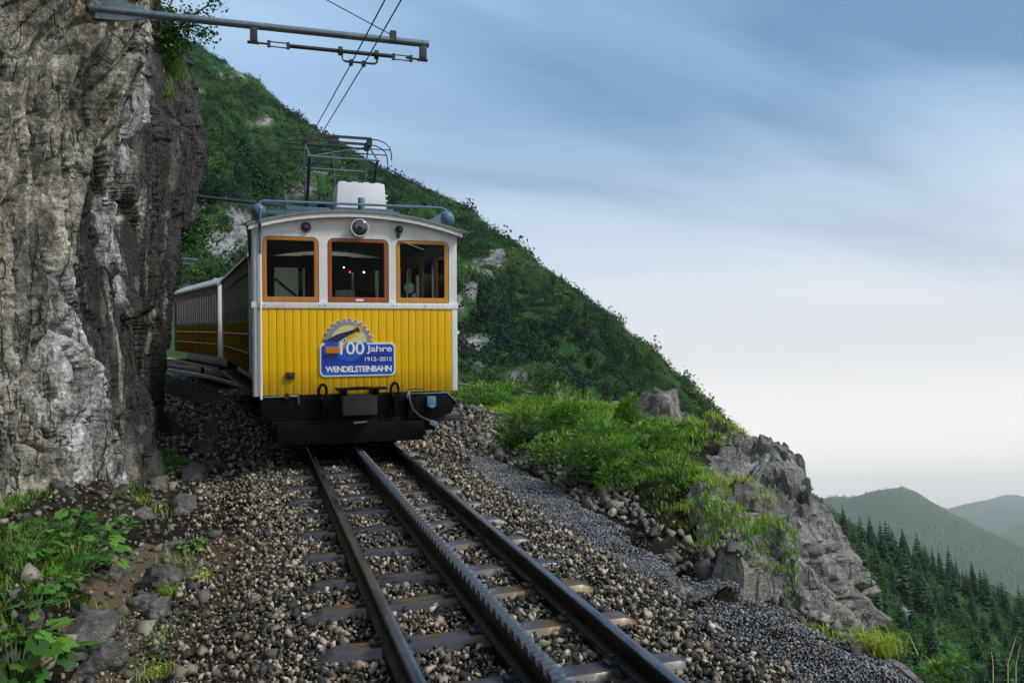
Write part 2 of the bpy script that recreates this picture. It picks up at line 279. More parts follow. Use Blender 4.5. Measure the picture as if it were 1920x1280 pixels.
def vn(p, s=0):
    if p.ndim > 2: return vn(p.reshape(-1, 3), s).reshape(p.shape[:-1])
    i = np.floor(p).astype(np.int64); f = p-i; f = f*f*f*(f*(f*6-15)+10); x, y, z = i.T; u, v, w = f.T; r = 0
    for dx in (0, 1):
        for dy in (0, 1):
            for dz in (0, 1): r = r+(u if dx else 1-u)*(v if dy else 1-v)*(w if dz else 1-w)*hsh(x+dx, y+dy, z+dz, s)
    return r*2-1
def fbm(p, o=4, s=0, g=.5):
    r = 0; a = 1.
    for k in range(o): r = r+a*vn(p*2.**k+k*17.3, s+k); a *= g
    return r
def ridg(p, o=4, s=0, g=.5):
    r = 0; a = 1.
    for k in range(o): r = r+a*(1-2*np.abs(vn(p*2.**k+k*9.7, s+k))); a *= g
    return r
def facets(p, s, tilt=.9):
    "fractured rock: every cell of a cracked block pattern has its own height and slope"
    i = np.floor(p).astype(np.int64); b1 = np.full(len(p), 9.); b2 = np.full(len(p), 9.); val = np.zeros(len(p))
    for dx in (-1, 0, 1):
        for dy in (-1, 0, 1):
            for dz in (-1, 0, 1):
                q = i+np.array([dx, dy, dz]); x, y, z = q.T; c = q+np.stack([hsh(x, y, z, s+k) for k in (1, 2, 3)], 1); e_ = p-c; d = np.sqrt((e_**2).sum(1)); h = hsh(x, y, z, s+4)-.5+tilt*sum((hsh(x, y, z, s+5+k)-.5)*e_[:, k] for k in range(3))
                n_ = d < b1; b2 = np.where(n_, b1, np.minimum(b2, d)); val = np.where(n_, h, val); b1 = np.where(n_, d, b1)
    return val, b2-b1
def P3(x, y, z=None): return np.stack([x, y, np.zeros_like(x) if z is None else z], -1)
def sst(x): x = np.clip(x, 0, 1); return x*x*(3-2*x)
class MB:
    def __init__(s): s.v = []; s.f = []
    def add(s, v, f): k = len(s.v); s.v += [tuple(map(float, q)) for q in v]; s.f += [tuple(i+k for i in q) for q in f]; return s
    def box(s, x0, x1, y0, y1, z0, z1): return s.add([(x0, y0, z0), (x1, y0, z0), (x1, y1, z0), (x0, y1, z0), (x0, y0, z1), (x1, y0, z1), (x1, y1, z1), (x0, y1, z1)], [(3, 2, 1, 0), (4, 5, 6, 7), (0, 1, 5, 4), (1, 2, 6, 5), (2, 3, 7, 6), (3, 0, 4, 7)])
    def tube(s, pts, r, n=8):
        pts = [Vector(p) for p in pts]; rs = r if hasattr(r, '__len__') else [r]*len(pts); vs_ = []; u = None
        for i, p in enumerate(pts):
            d = (pts[min(i+1, len(pts)-1)]-pts[max(i-1, 0)]).normalized()
            if u is None: u = d.orthogonal().normalized()
            else: u = (u-d*u.dot(d)).normalized()
            w = d.cross(u)
            for k in range(n): an = 2*math.pi*k/n; vs_.append(p+(u*math.cos(an)+w*math.sin(an))*rs[i])
        fs = [(i*n+k, i*n+(k+1) % n, (i+1)*n+(k+1) % n, (i+1)*n+k) for i in range(len(pts)-1) for k in range(n)]
        fs += [tuple(range(n-1, -1, -1)), tuple((len(pts)-1)*n+k for k in range(n))]; return s.add(vs_, fs)
    def ball(s, c, r, nu=14, nv=8, sc=(1, 1, 1)):
        vs_ = []; fs = []
        for j in range(nv+1):
            t_ = math.pi*j/nv
            for i in range(nu): p = 2*math.pi*i/nu; vs_.append((c[0]+r*sc[0]*math.sin(t_)*math.cos(p), c[1]+r*sc[1]*math.sin(t_)*math.sin(p), c[2]+r*sc[2]*math.cos(t_)))
        for j in range(nv):
            for i in range(nu): fs.append((j*nu+i, (j+1)*nu+i, (j+1)*nu+(i+1) % nu, j*nu+(i+1) % nu))
        return s.add(vs_, fs)
    def prism(s, poly, y0, y1):                     # outline in x,z drawn out along y
        n = len(poly); v = [(x, y0, z) for x, z in poly]+[(x, y1, z) for x, z in poly]
        return s.add(v, [tuple(range(n)), tuple(range(2*n-1, n-1, -1))]+[((i+1) % n, i, n+i, n+(i+1) % n) for i in range(n)])
    def ring(s, o, i_, y0, y1):                     # frame between two outlines in x,z
        n = len(o); v = [(x, y0, z) for x, z in o]+[(x, y0, z) for x, z in i_]+[(x, y1, z) for x, z in o]+[(x, y1, z) for x, z in i_]; f = []
        for k in range(n):
            q = (k+1) % n; f += [(k, q, n+q, n+k), (2*n+q, 2*n+k, 3*n+k, 3*n+q), (q, k, 2*n+k, 2*n+q), (n+k, n+q, 3*n+q, 3*n+k)]
        return s.add(v, f)
    def disc(s, c, r0, r1, y0, y1, n=24):           # short round body with its axis along y
        v = [(c[0]+r0*math.cos(2*math.pi*k/n), y0, c[1]+r0*math.sin(2*math.pi*k/n)) for k in range(n)]+[(c[0]+r1*math.cos(2*math.pi*k/n), y1, c[1]+r1*math.sin(2*math.pi*k/n)) for k in range(n)]
        return s.add(v, [tuple(range(n)), tuple(range(2*n-1, n-1, -1))]+[((i+1) % n, i, n+i, n+(i+1) % n) for i in range(n)])
    def mesh(s, name, mat, bevel=0, ang=35):
        me = bpy.data.meshes.new(name); me.from_pydata(s.v, [], s.f); bm = bmesh.new(); bm.from_mesh(me); bmesh.ops.recalc_face_normals(bm, faces=bm.faces)
        if bevel:
            ed = [x for x in bm.edges if len(x.link_faces) == 2 and x.calc_face_angle(0) > .6]
            bmesh.ops.bevel(bm, geom=ed, offset=bevel, segments=2, profile=.6, affect='EDGES', clamp_overlap=True)
        bm.to_mesh(me); bm.free(); me.materials.append(MATS[mat]); me.shade_smooth(); me.set_sharp_from_angle(angle=R(ang)); return me
    def build(s, name, mat, parent=None, mat4=None, bevel=0, ang=35): return link(name, s.mesh(name, mat, bevel, ang), parent, mat4)
def rrect(x0, x1, z0, z1, r, n=5, rb=None):
    rb = r if rb is None else rb; p = []
    for cx, cz, a0, q in ((x1-r, z1-r, 0, r), (x0+r, z1-r, 90, r), (x0+rb, z0+rb, 180, rb), (x1-rb, z0+rb, 270, rb)):
        for k in range(n+1): an = R(a0+90*k/n); p.append((cx+q*math.cos(an), cz+q*math.sin(an)))
    return p
def text_mesh(txt, size, name, mat, bold=.0, shear=0, space=1.):
    c = bpy.data.curves.new('lettering', 'FONT'); c.body = txt; c.size = size; c.offset = bold; c.shear = shear; c.space_character = space; c.align_x = 'LEFT'; c.extrude = .002; c.resolution_u = 3
    o = bpy.data.objects.new('lettering_curve', c); COL.objects.link(o); dg = bpy.context.evaluated_depsgraph_get(); me = bpy.data.meshes.new_from_object(o.evaluated_get(dg)); bpy.data.objects.remove(o); bpy.data.curves.remove(c)
    me.name = name; me.materials.clear(); me.materials.append(MATS[mat]); return me

# ------------------------------------------------------------------ terrain near the line
RC = 60.                                                  # the line bends left behind the locomotive
def ctr(b): return -np.maximum(0, b-12.)**2/(2*RC)
EDGE = [(2.25, -4), (2.22, 2.0), (2.16, 2.9), (2.14, 3.7), (2.38, 4.5), (3.0, 5.4), (3.9, 6.3), (4.5, 7.3), (5.0, 8.8), (5.7, 10.6), (6.9, 12.6), (7.8, 15), (7.6, 18.5), (6.4, 22), (4.2, 27), (1.5, 33), (-3, 41), (-9, 50)]
def catmull(pts, n):
    p = np.array(pts, float); q = np.vstack([2*p[0]-p[1], p, 2*p[-1]-p[-2]]); o = []
    for i in range(1, len(q)-2):
        t_ = np.linspace(0, 1, 12, endpoint=False)[:, None]; a, b, c, d = q[i-1], q[i], q[i+1], q[i+2]
        o.append(.5*((2*b)+(-a+c)*t_+(2*a-5*b+4*c-d)*t_**2+(-a+3*b-3*c+d)*t_**3))
    o = np.vstack(o+[p[-1:]]); s = np.concatenate([[0], np.cumsum(np.linalg.norm(np.diff(o, axis=0), axis=1))])
    u = np.linspace(0, s[-1], n) if np.isscalar(n) else np.asarray(n)*s[-1]
    return np.stack([np.interp(u, s, o[:, k]) for k in range(o.shape[1])], 1)
EC = catmull(EDGE, 160)
def edge_dist(a, b):
    "signed distance to the lip of the ledge, positive beyond it"
    sh = a.shape; a = a.ravel(); b = b.ravel(); best = np.full(a.shape, 1e9); sg = np.zeros(a.shape)
    for (x0, y0), (x1, y1) in zip(EC[:-1], EC[1:]):
        dx, dy = x1-x0, y1-y0; t_ = np.clip(((a-x0)*dx+(b-y0)*dy)/(dx*dx+dy*dy), 0, 1); d = np.hypot(a-x0-t_*dx, b-y0-t_*dy); s = (a-x0)*dy-(b-y0)*dx
        m = d < best; best = np.where(m, d, best); sg = np.where(m, np.sign(s), sg)
    return (best*sg).reshape(sh)
def ground_c(a, b, ed=None, rough=True):
    r = a-ctr(b); c = np.full(a.shape, -.185)
    c -= .13*sst((-1.05-r)/.65); c += .30*sst((-1.85-r)/1.0)
    c -= .03*sst((r-1.)/.3); c += (.05+.20*sst((b-3.6)/2.5))*sst((r-1.88)/.85)*sst((b-2.6)/1.2)
    c += .16*np.exp(-((a-3.7)/1.3)**2-((b-9.3)/1.8)**2)-.085*np.maximum(0, a-2.2)*sst((b-7.5)/4)
    off = sst((r-1.9)/.3)+sst((-1.5-r)/.4)
    if ed is None: ed = edge_dist(a, b)
    if rough:
        m_ = (ed > -1.5) & (b > 4.2) & (b < 20); q_ = P3(a[m_]*1.7, b[m_]*1.7); f_, k_ = facets(q_+.4*vn(q_*1.7, 5)[:, None], 301, 1.2); g_, h_ = facets(q_*3.1, 311, 1.2); c[m_] += sst((ed[m_]+1.25+.5*vn(q_*.9, 8))/.5)*(.22*f_+.10*g_+.04*facets(q_*7.5, 321, 1.3)[0]-.14*np.exp(-k_/.04)-.05*np.exp(-h_/.05))
    if rough: c += off*(.05*fbm(P3(a*1.1, b*1.1), 3, 3)+.025*fbm(P3(a*5, b*5), 3, 8))+(.012*fbm(P3(a*6, b*6), 2, 5))
    if ed is None: ed = edge_dist(a, b)
    dn = np.maximum(0, ed); return c-np.where(dn > 0, np.minimum(dn*9.0, 34+.5*dn), 0)-.10*sst((ed+.5)/.5)
ga = np.concatenate([np.arange(-5.5, 8.2, .05), np.arange(8.2, 20, .5)]); gb = np.concatenate([np.arange(-5, 2, .5), np.arange(2, 17, .05), np.arange(17, 48, .35)])
A_, B_ = np.meshgrid(ga, gb, indexing='ij'); ED_ = edge_dist(A_, B_); C_ = ground_c(A_, B_, ED_)
gm = npmesh('ground', np.stack([A_, B_, C_], -1).reshape(-1, 3), gridf(len(ga), len(gb)), 'soil', True); gm.materials.append(MATS['grey_rock']); gm.materials.append(MATS['sandy_soil'])
fc = gridf(len(ga), len(gb)); fa = A_.ravel()[fc].mean(1); fb = B_.ravel()[fc].mean(1); fe = ED_.ravel()[fc].mean(1); mi = np.where(fe > -.85+.45*vn(P3(fa*1.5, fb*1.5), 8), 1, 0); mi = np.where((fb < 4.6) & (fe < -.1), 0, mi)
sandy = (fa > -2.2+.2*vn(P3(fa*2, fb*2))) & (fa < -1.15+.25*vn(P3(fa*1.5, fb*1.5, fa*0+4))) & (fb > 3.6) & (fb < 7.2); mi = np.where(sandy, 2, mi)
gm.polygons.foreach_set('material_index', mi.astype(np.int32)); gm.polygons.foreach_set('use_smooth', mi != 1)
ground = link('ground', gm, None, MT); ground['kind'] = 'structure'

def sheet(name, pts, u, c0, c1, nc, prof, amp, mat, seed, sc=1., flutes=0., zoff=None, zs=1., crow=None, fine=1.):
    "a rock wall following a line in plan, pushed in and out by fractured noise"
    base = catmull(pts, u); nu = len(base); tg = np.gradient(base, axis=0); tg /= np.linalg.norm(tg, axis=1)[:, None]; nr = np.stack([tg[:, 1], -tg[:, 0]], 1)
    cc = np.linspace(c0, c1, nc) if crow is None else crow; Bq = np.repeat(base[:, None], nc, 1); Nr = np.repeat(nr[:, None], nc, 1); Cq = np.repeat(cc[None], nu, 0)
    q = np.stack([Bq[..., 0], Bq[..., 1], Cq], -1).reshape(-1, 3)*sc
    w = q+.35*np.stack([vn(q*.8, seed+50), vn(q*.8+7, seed+51), vn(q*.8+13, seed+52)], 1)
    f1, k1 = facets(w*np.array([.9, .9, zs*.5]), seed+200, 1.1); f2, k2 = facets(w*np.array([2.4, 2.4, zs*zs*1.9])+3, seed+230, 1.25); f3, k3 = facets(w*np.array([6.5, 6.5, 6*zs*zs]), seed+260, 1.3); f4, k4 = facets(w*np.array([15., 15., 13.*zs*zs]), seed+280, 1.3)
    f5, k5 = facets(w*np.array([34., 34., 30.*zs]), seed+290, 1.3)
    d = .17*fbm(w*np.array([.55, .55, .28]), 2, seed)+.50*f1+.26*f2+fine*(.14*f3+.075*f4+.032*f5)+.10*ridg(w*np.array([2.9, 2.9, .30*zs]), 3, seed+5)
    d = d-.42*np.exp(-k1/.03)-.20*np.exp(-k2/.03)-.05*np.exp(-k3/.06)
    if flutes: d = d+flutes*ridg(w*np.array([1.7, 1.7, .13]), 3, seed+40)
    d = (d*amp).reshape(nu, nc); pf = prof(Bq[..., 0], Bq[..., 1], Cq); tot = pf+d; zo = 0 if zoff is None else zoff(Bq[..., 1])
    v = np.stack([Bq[..., 0]+Nr[..., 0]*tot, Bq[..., 1]+Nr[..., 1]*tot, Cq+zo+.06*amp*fbm(q*2.3, 3, seed+60).reshape(nu, nc)], -1).reshape(-1, 3)
    me = npmesh(name, v, gridf(nu, nc), mat, False, {'bb': v[:, 1], 'cc': v[:, 2]}); o = link(name, me, None, MT); o['kind'] = 'structure'; return o, v.reshape(nu, nc, 3)
CLIFF = [(-5.5, -4), (-4.9, 0), (-4.4, 4), (-3.85, 6.6), (-3.45, 7.9), (-2.95, 8.7), (-2.58, 9.4), (-2.72, 10.3), (-2.80, 11.2), (-2.78, 12.2), (-2.74, 13.0), (-2.90, 13.8), (-3.5, 14.8), (-4.2, 16.5), (-5.2, 20), (-6.6, 25), (-10, 32), (-17, 42), (-26, 55)]
cu = catmull(CLIFF, 4000); cb_ = cu[:, 1]; w_ = np.where((cb_ > 7.2) & (cb_ < 14.6), 1., .10); w_ = np.cumsum(w_); w_ = (w_-w_[0])/(w_[-1]-w_[0]); us = np.interp(np.linspace(0, 1, 640), w_, np.linspace(0, 1, 4000))
def cprof(a, b, c):
    over = .62*np.exp(-((b-13.1)/1.5)**2)*np.exp(-((c-4.7)/1.9)**2)      # the nose leans out over the line
    foot = .10*np.exp(-np.maximum(0, c+.3)/.45)*sst((b-9.2)/1.)+.22*np.exp(-np.maximum(0, c+.3)/.5)
    lean = -.035*np.maximum(0, c-1.)-.16*np.maximum(0, c-5.6)*np.exp(-((b-13)/3)**2); slab = .10*np.exp(-((b-8.8)/.5)**2)*np.exp(-((c-.9)/1.2)**2)
    bul = 1.25*np.exp(-((b-8.6)/.8)**2)*np.exp(-((c-5.0)/1.4)**2)
    return over+foot+lean+slab+bul
CROW = np.concatenate([np.linspace(-.7, 5.8, 500, endpoint=False), np.linspace(5.8, 10.5, 70)])
cliff, CV = sheet('cliff', CLIFF, us, -.7, 10.5, len(CROW), cprof, .62, 'cliff_rock', 4, 1., .10, None, .42, CROW, .85)
# rock outcrop: the bare flank of the ledge
OUT = [(2.12, 2.2), (2.10, 3.2), (2.12, 3.9), (2.55, 4.7), (3.15, 5.4), (3.85, 6.15), (4.25, 7.0), (4.6, 8.1), (5.1, 9.4), (5.9, 10.9), (7.1, 12.6)]
def oprof(a, b, c): return -.04+.36*np.maximum(0, -c-.05)-.75*sst((c+.30)/.50)
outcrop, OV = sheet('rock_outcrop', OUT, np.linspace(0, 1, 360), -5.0, -.06, 230, oprof, .50, 'grey_rock', 77, 1.25, 0., lambda b: -.70*(1-sst((b-3.6)/2.2))-.17*sst((b-8)/4))

# ------------------------------------------------------------------ mountains
def loft(name, sky_pts, foot_pts, nu, nv, amp, mat, seed, scale, back=.5, rockf=None):
    s_ = np.array([D(*p) for p in sky_pts]); f_ = np.array([D(*p) for p in foot_pts]); S_ = catmull(s_, nu); Ft = catmull(f_, nu)
    tv = np.concatenate([np.linspace(-back, 0, max(4, nv//6), endpoint=False), np.linspace(0, 1, nv)]); T = tv[None, :, None]
    dn = Ft-S_; bk = dn*np.array([-1, -1, .8]); P = np.where(T >= 0, S_[:, None]+dn[:, None]*T, S_[:, None]+bk[:, None]*(-T))
    q = P.reshape(-1, 3)*scale; d = (fbm(q, 5, seed)*.6+.35*ridg(q*1.7, 3, seed+9)).reshape(P.shape[:2]); d = d*(np.clip(np.abs(tv)*5, .3, 1))[None]
    nrm = np.cross(np.gradient(P, axis=0), np.gradient(P, axis=1)); nrm /= np.linalg.norm(nrm, axis=2)[..., None]+1e-9; nrm = np.where(nrm[..., 2:] < 0, -nrm, nrm)
    P = P+nrm*d[..., None]*amp; v = P.reshape(-1, 3); rk = np.zeros(len(v)) if rockf is None else rockf(v)
    o = link(name, npmesh(name, v, gridf(nu, len(tv)), mat, True, {'rock': rk})); o['kind'] = 'structure'; return o, P, tv, rk.reshape(P.shape[:2])
def pix(v):
    q = v-CAMP; z = q@fw; return 960+F*(q@rt)/z, 640-F*(q@up)/z, z
ROCKS = [(430, 140, 34, 10), (370, 170, 20, 8), (488, 228, 16, 8), (600, 320, 26, 16), (575, 345, 18, 18), (895, 500, 26, 15), (932, 485, 10, 22), (880, 545, 15, 14), (885, 645, 18, 14), (900, 688, 24, 12), (955, 708, 18, 9), (410, 470, 40, 34), (440, 440, 26, 34), (350, 540, 24, 20), (1350, 800, 14, 26), (1060, 745, 40, 10), (1290, 790, 30, 10), (550, 360, 20, 12), (860, 560, 20, 20)]
def rockA(v):
    x, y, z = pix(v); n_ = fbm(v*.16, 4, 21)*.75+fbm(v*.7, 2, 4)*.25; r = np.zeros(len(v))
    for cx, cy, sx_, sy_ in ROCKS: r = np.maximum(r, 1.05-np.hypot((x-cx)/sx_, (y-cy)/sy_)+n_*1.3)
    return sst(r*2.2)
mtnA, PA, tA, rA = loft('mountain', [(60, -140, 330), (250, 10, 305), (360, 88, 290), (420, 122, 285), (480, 170, 280), (560, 226, 270), (640, 272, 262), (740, 325, 250), (870, 392, 235), (960, 466, 226), (1050, 536, 217), (1150, 610, 208), (1230, 686, 200), (1325, 758, 192), (1362, 800, 188), (1378, 850, 186), (1400, 960, 184)],
    [(150, 900, 70), (300, 880, 68), (400, 860, 68), (470, 850, 68), (560, 850, 68), (640, 850, 68), (720, 860, 68), (800, 870, 69), (900, 890, 70), (980, 910, 72), (1060, 930, 76), (1150, 960, 82), (1230, 990, 90), (1310, 1030, 98), (1370, 1060, 106), (1400, 1100, 112), (1440, 1200, 116)], 320, 230, 7.5, 'mountain_ground', 13, .035, .45, rockA)
def rockB(v):
    x, y, z = pix(v); n_ = fbm(v*.13, 4, 22); r = np.zeros(len(v))
    for cx, cy, sx_, sy_ in ((1645, 1150, 16, 22), (1690, 1100, 7, 26), (1705, 1150, 8, 22), (1730, 1215, 8, 26), (1610, 1010, 10, 14)): r = np.maximum(r, 1.3-np.hypot((x-cx)/sx_, (y-cy)/sy_)+n_*.7)
    return sst(r*2.2)
mtnB, PB, tB, rB = loft('forested_ridge', [(1180, 740, 330), (1300, 790, 322), (1385, 838, 316), (1440, 855, 312), (1490, 898, 308), (1515, 918, 306), (1570, 962, 302), (1625, 1004, 298), (1665, 1032, 294), (1720, 1058, 290), (1800, 1098, 282), (1920, 1162, 270), (2080, 1250, 255), (2400, 1430, 235)],
    [(1240, 1400, 130), (1330, 1420, 128), (1400, 1440, 128), (1450, 1450, 126), (1500, 1460, 126), (1530, 1470, 126), (1580, 1480, 125), (1640, 1500, 124), (1690, 1510, 122), (1750, 1530, 120), (1830, 1560, 118), (1960, 1620, 114), (2120, 1700, 110), (2400, 1800, 105)], 200, 170, 6., 'mountain_ground', 31, .03, .4, rockB)
loftC = loft('wooded_hill', [(1250, 1010, 3910), (1400, 965, 3842), (1545, 935, 3774), (1600, 933, 3740), (1640, 922, 3723), (1675, 917, 3706), (1705, 920, 3689), (1745, 944, 3672), (1800, 972, 3638), (1860, 1000, 3604), (1930, 1034, 3570), (2100, 1110, 3502), (2400, 1230, 3400)],
    [(1250, 1500, 1904), (1400, 1500, 1904), (1500, 1500, 1904), (1560, 1500, 1904), (1620, 1500, 1904), (1680, 1510, 1904), (1740, 1520, 1904), (1800, 1530, 1904), (1860, 1540, 1904), (1920, 1550, 1904), (2000, 1560, 1904), (2150, 1600, 1904), (2400, 1700, 1904)], 160, 90, 40., 'hill_far', 41, .0024, .5)
loftD = loft('meadow_hill', [(1780, 1040, 5610), (1840, 1012, 5576), (1870, 1003, 5559), (1900, 988, 5542), (1930, 973, 5508), (2000, 945, 5474), (2200, 905, 5440), (2500, 930, 5440)], [(1780, 1300, 4250), (1840, 1300, 4250), (1880, 1300, 4250), (1920, 1300, 4250), (1960, 1300, 4250), (2050, 1300, 4250), (2250, 1300, 4250), (2500, 1300, 4250)], 80, 50, 40., 'meadow_far', 51, .0018, .5)
loftE = loft('distant_mountain', [(1500, 1000, 7956), (1660, 968, 7854), (1770, 954, 7752), (1805, 946, 7752), (1850, 938, 7752), (1888, 927, 7752), (1920, 930, 7752), (1980, 945, 7752), (2100, 925, 7752), (2300, 960, 7752)], [(1500, 1200, 5304), (1660, 1200, 5304), (1770, 1200, 5304), (1800, 1200, 5304), (1850, 1200, 5304), (1900, 1200, 5304), (1940, 1200, 5304), (2000, 1200, 5304), (2120, 1200, 5304), (2300, 1200, 5304)], 90, 50, 90., 'mountain_far', 61, .0009, .5)
vg = np.linspace(-1, 1, 60); vx, vy = np.meshgrid(np.sign(vg)*np.abs(vg)**2*9500, np.sign(vg)*np.abs(vg)**2*9500, indexing='ij')
valley = link('valley_floor', npmesh('valley_floor', np.stack([vx, vy, np.full(vx.shape, -640.)+25*fbm(P3(vx.ravel()*.001, vy.ravel()*.001), 3, 2).reshape(vx.shape)], -1).reshape(-1, 3), gridf(60, 60), 'valley', True)); valley['kind'] = 'structure'

# ------------------------------------------------------------------ vegetation on the slopes
def rotm(n):
    q = RNG.normal(size=(n, 4)); q /= np.linalg.norm(q, axis=1)[:, None]; w, x, y, z = q.T
    return np.stack([1-2*(y*y+z*z), 2*(x*y-w*z), 2*(x*z+w*y), 2*(x*y+w*z), 1-2*(x*x+z*z), 2*(y*z-w*x), 2*(x*z-w*y), 2*(y*z+w*x), 1-2*(x*x+y*y)], 1).reshape(n, 3, 3)
def clump_proto(nl, rng):
    "an uneven bush of loose leaf faces, unit radius, standing on z=0"
    u = rng.normal(size=(nl, 3)); u /= np.linalg.norm(u, axis=1)[:, None]; u[:, 2] = np.abs(u[:, 2])*1.1-.1; rad = rng.uniform(.55, 1.05, nl)[:, None]*(1+.28*np.sin(u[:, :1]*4+u[:, 1:2]*3+rng.uniform(0, 6)))
    p = u*rad; nrm = u+rng.normal(size=(nl, 3))*.45; nrm /= np.linalg.norm(nrm, axis=1)[:, None]; t1 = np.cross(nrm, rng.normal(size=(nl, 3))); t1 /= np.linalg.norm(t1, axis=1)[:, None]; t2 = np.cross(nrm, t1); s = rng.uniform(.07, .17, nl)[:, None]
    v = np.stack([p-t1*s, p+t2*s*1.7, p+t1*s], 1).reshape(-1, 3); return v, np.arange(nl*3).reshape(-1, 3)
def scatter(protos, pos, scale, rot=True, var=None, squash=None):
    V = []; Fs = []; VR = []; k = 0; pick = RNG.integers(0, len(protos), len(pos))
    for i, (pv, pf) in enumerate(protos):
        m = np.where(pick == i)[0]
        if not len(m): continue
        an = RNG.uniform(0, 6.28, len(m)); c, s = np.cos(an), np.sin(an); z = np.zeros_like(c); M = np.stack([c, -s, z, s, c, z, z, z, z+1], 1).reshape(-1, 3, 3); sc = scale[m][:, None, None]*(np.ones(3) if squash is None else squash[m][:, None, :])
        v = np.einsum('nij,kj->nki', M, pv)*sc+pos[m][:, None]; V.append(v.reshape(-1, 3)); Fs.append((pf[None]+(np.arange(len(m))*len(pv))[:, None, None]+k).reshape(-1, pf.shape[1])); k += v.shape[0]*v.shape[1]
        if var is not None: VR.append(np.repeat(var[m], len(pv)))
    return np.vstack(V), np.vstack(Fs), (np.concatenate(VR) if VR else None)
def surf_points(P, tv, rk, n, tmin=-.02, tmax=1.):
    nu, nv = P.shape[:2]; u = RNG.uniform(0, nu-1.001, n*4); w = RNG.uniform(0, nv-1.001, n*4); i = u.astype(int); j = w.astype(int); fu = (u-i)[:, None]; fv = (w-j)[:, None]
    p = P[i, j]*(1-fu)*(1-fv)+P[i+1, j]*fu*(1-fv)+P[i, j+1]*(1-fu)*fv+P[i+1, j+1]*fu*fv; t_ = tv[j]; x, y, z = pix(p)
    ok = (t_ > tmin) & (t_ < tmax) & (rk[i, j] < .45+RNG.uniform(-.3, .15, n*4)) & (z > 5) & (x > -120) & (x < 2040) & (y < 1400)
    # thin out where few pixels are covered so that coverage stays even in the picture
    return p[ok][:n*2], z[ok][:n*2]
prot = [clump_proto(62, RNG) for _ in range(8)]
def forest(name, P, tv, rk, n, r0, r1, mat, label, seed):
    p, z = surf_points(P, tv, rk, n); k = RNG.uniform(0, 1, len(p)) < np.clip(230/z, .3, 1)*.5; p = p[k]
    big = fbm(p*.035, 3, seed); fine = fbm(p*.22, 2, seed+4); var = np.clip(.38+.50*big+.25*fine+RNG.normal(size=len(p))*.12, 0, 1)
    sc = RNG.uniform(r0, r1, len(p))*(1+.5*np.clip(vn(p*.12, seed+8), -.5, 1)); bigc = RNG.uniform(0, 1, len(p)) < .10; sc = np.where(bigc, sc*1.5, sc); var = np.where(bigc, np.clip(var+RNG.choice([-.25, .22], len(p)), 0, 1), var); sq = np.stack([np.ones(len(p)), np.ones(len(p)), RNG.uniform(.7, 1.25, len(p))], 1)
    p = p-np.array([0, 0, .35])*sc[:, None]; v, f, vr = scatter(prot, p, sc, var=var, squash=sq); o = link(name, npmesh(name, v, f, mat, False, {'var': vr})); return tag(o, label, 'forest', kind='stuff')
forest('mountain_scrub', PA, tA, rA, 20000, .8, 1.9, 'forest_leaf', 'dense dark green scrub and trees covering the steep mountainside', 101)
forest('ridge_scrub', PB, tB, rB, 7500, 1.2, 2.5, 'ridge_leaf', 'broadleaf green woodland on the lower ridge below the rock', 131)
def spruce_mesh(rng, h=1., tiers=13):
    V = []; Fq = []
    for i in range(tiers):
        t_ = i/(tiers-1); z = .10+.86*t_; r = .20*(1-t_)**.85+.012; nb = int(10-4*t_)
        for k in range(nb):
            an = 6.283*k/nb+rng.uniform(-.35, .35)+i*.7; rr = r*rng.uniform(.65, 1.15); d = np.array([math.cos(an), math.sin(an), 0]); sd_ = np.array([-d[1], d[0], 0]); z0 = z+rng.uniform(-.015, .02); dr = -.35*rr-.02
            b0 = np.array([0, 0, z0]); tip = b0+d*rr+np.array([0, 0, dr]); md = b0+d*rr*.55+np.array([0, 0, dr*.25]); wd = rr*.34+.008
            j = len(V); V += [b0, md+sd_*wd, tip, md-sd_*wd, md+np.array([0, 0, -.05*(1-t_)-.015])]; Fq += [(j, j+1, j+2), (j, j+2, j+3), (j, j+4, j+1), (j, j+3, j+4)]
    j = len(V); V += [np.array([.012, 0, .93]), np.array([-.006, .01, .93]), np.array([-.006, -.01, .93]), np.array([0, 0, 1.03])]; Fq += [(j, j+1, j+3), (j+1, j+2, j+3), (j+2, j, j+3)]
    return npmesh('crown', np.array(V)*h, np.array(Fq), 'spruce_needles', False, {'var': rng.uniform(0, .9, len(V))})
SPR = [spruce_mesh(RNG) for _ in range(5)]; TRK = MB().tube([(0, 0, -.06), (0, 0, .4), (0, 0, .95)], [.017, .011, .002], 5).mesh('trunk', 'bark')
def spruce(p, h, label, group):
    r = empty('spruce_tree', WM(p, random.uniform(0, 6.28)), label, 'tree', group); h = h*random.choice((.6, .8, 1., 1., 1.15)); q = random.uniform(.8, 1.5); s = Matrix.Diagonal((h*q, h*q*random.uniform(.85, 1.15), h, 1)); link('crown', random.choice(SPR), r, s); link('trunk', TRK, r, s); return r
# spruces on the lower ridge, the tallest along its crest
def pick_on(P, tv, n, tlo, thi, xlo, xhi, mind):
    nu, nv = P.shape[:2]; got = []; tries = 0
    while len(got) < n and tries < 9000:
        tries += 1; i = random.randrange(nu); j = random.randrange(nv)
        if not tlo <= tv[j] <= thi: continue
        p = P[i, j]; x, y, z = pix(p[None]); 
        if not (xlo < x[0] < xhi and y[0] < 1330): continue
        if any(np.hypot(*(p-q)[:2]) < mind for q in got): continue
        got.append(p)
    return got
for p in pick_on(PB, tB, 60, -.01, .10, 1630, 1960, 3.2): spruce(p, random.uniform(8, 13), 'dark pointed spruce on the crest of the lower wooded ridge', 'spruces along the crest of the lower ridge')
for p in pick_on(PB, tB, 90, .10, .75, 1560, 1960, 5.): spruce(p, random.uniform(8, 13), 'dark spruce on the slope below the crest of the lower wooded ridge', 'spruces on the slope of the lower ridge')
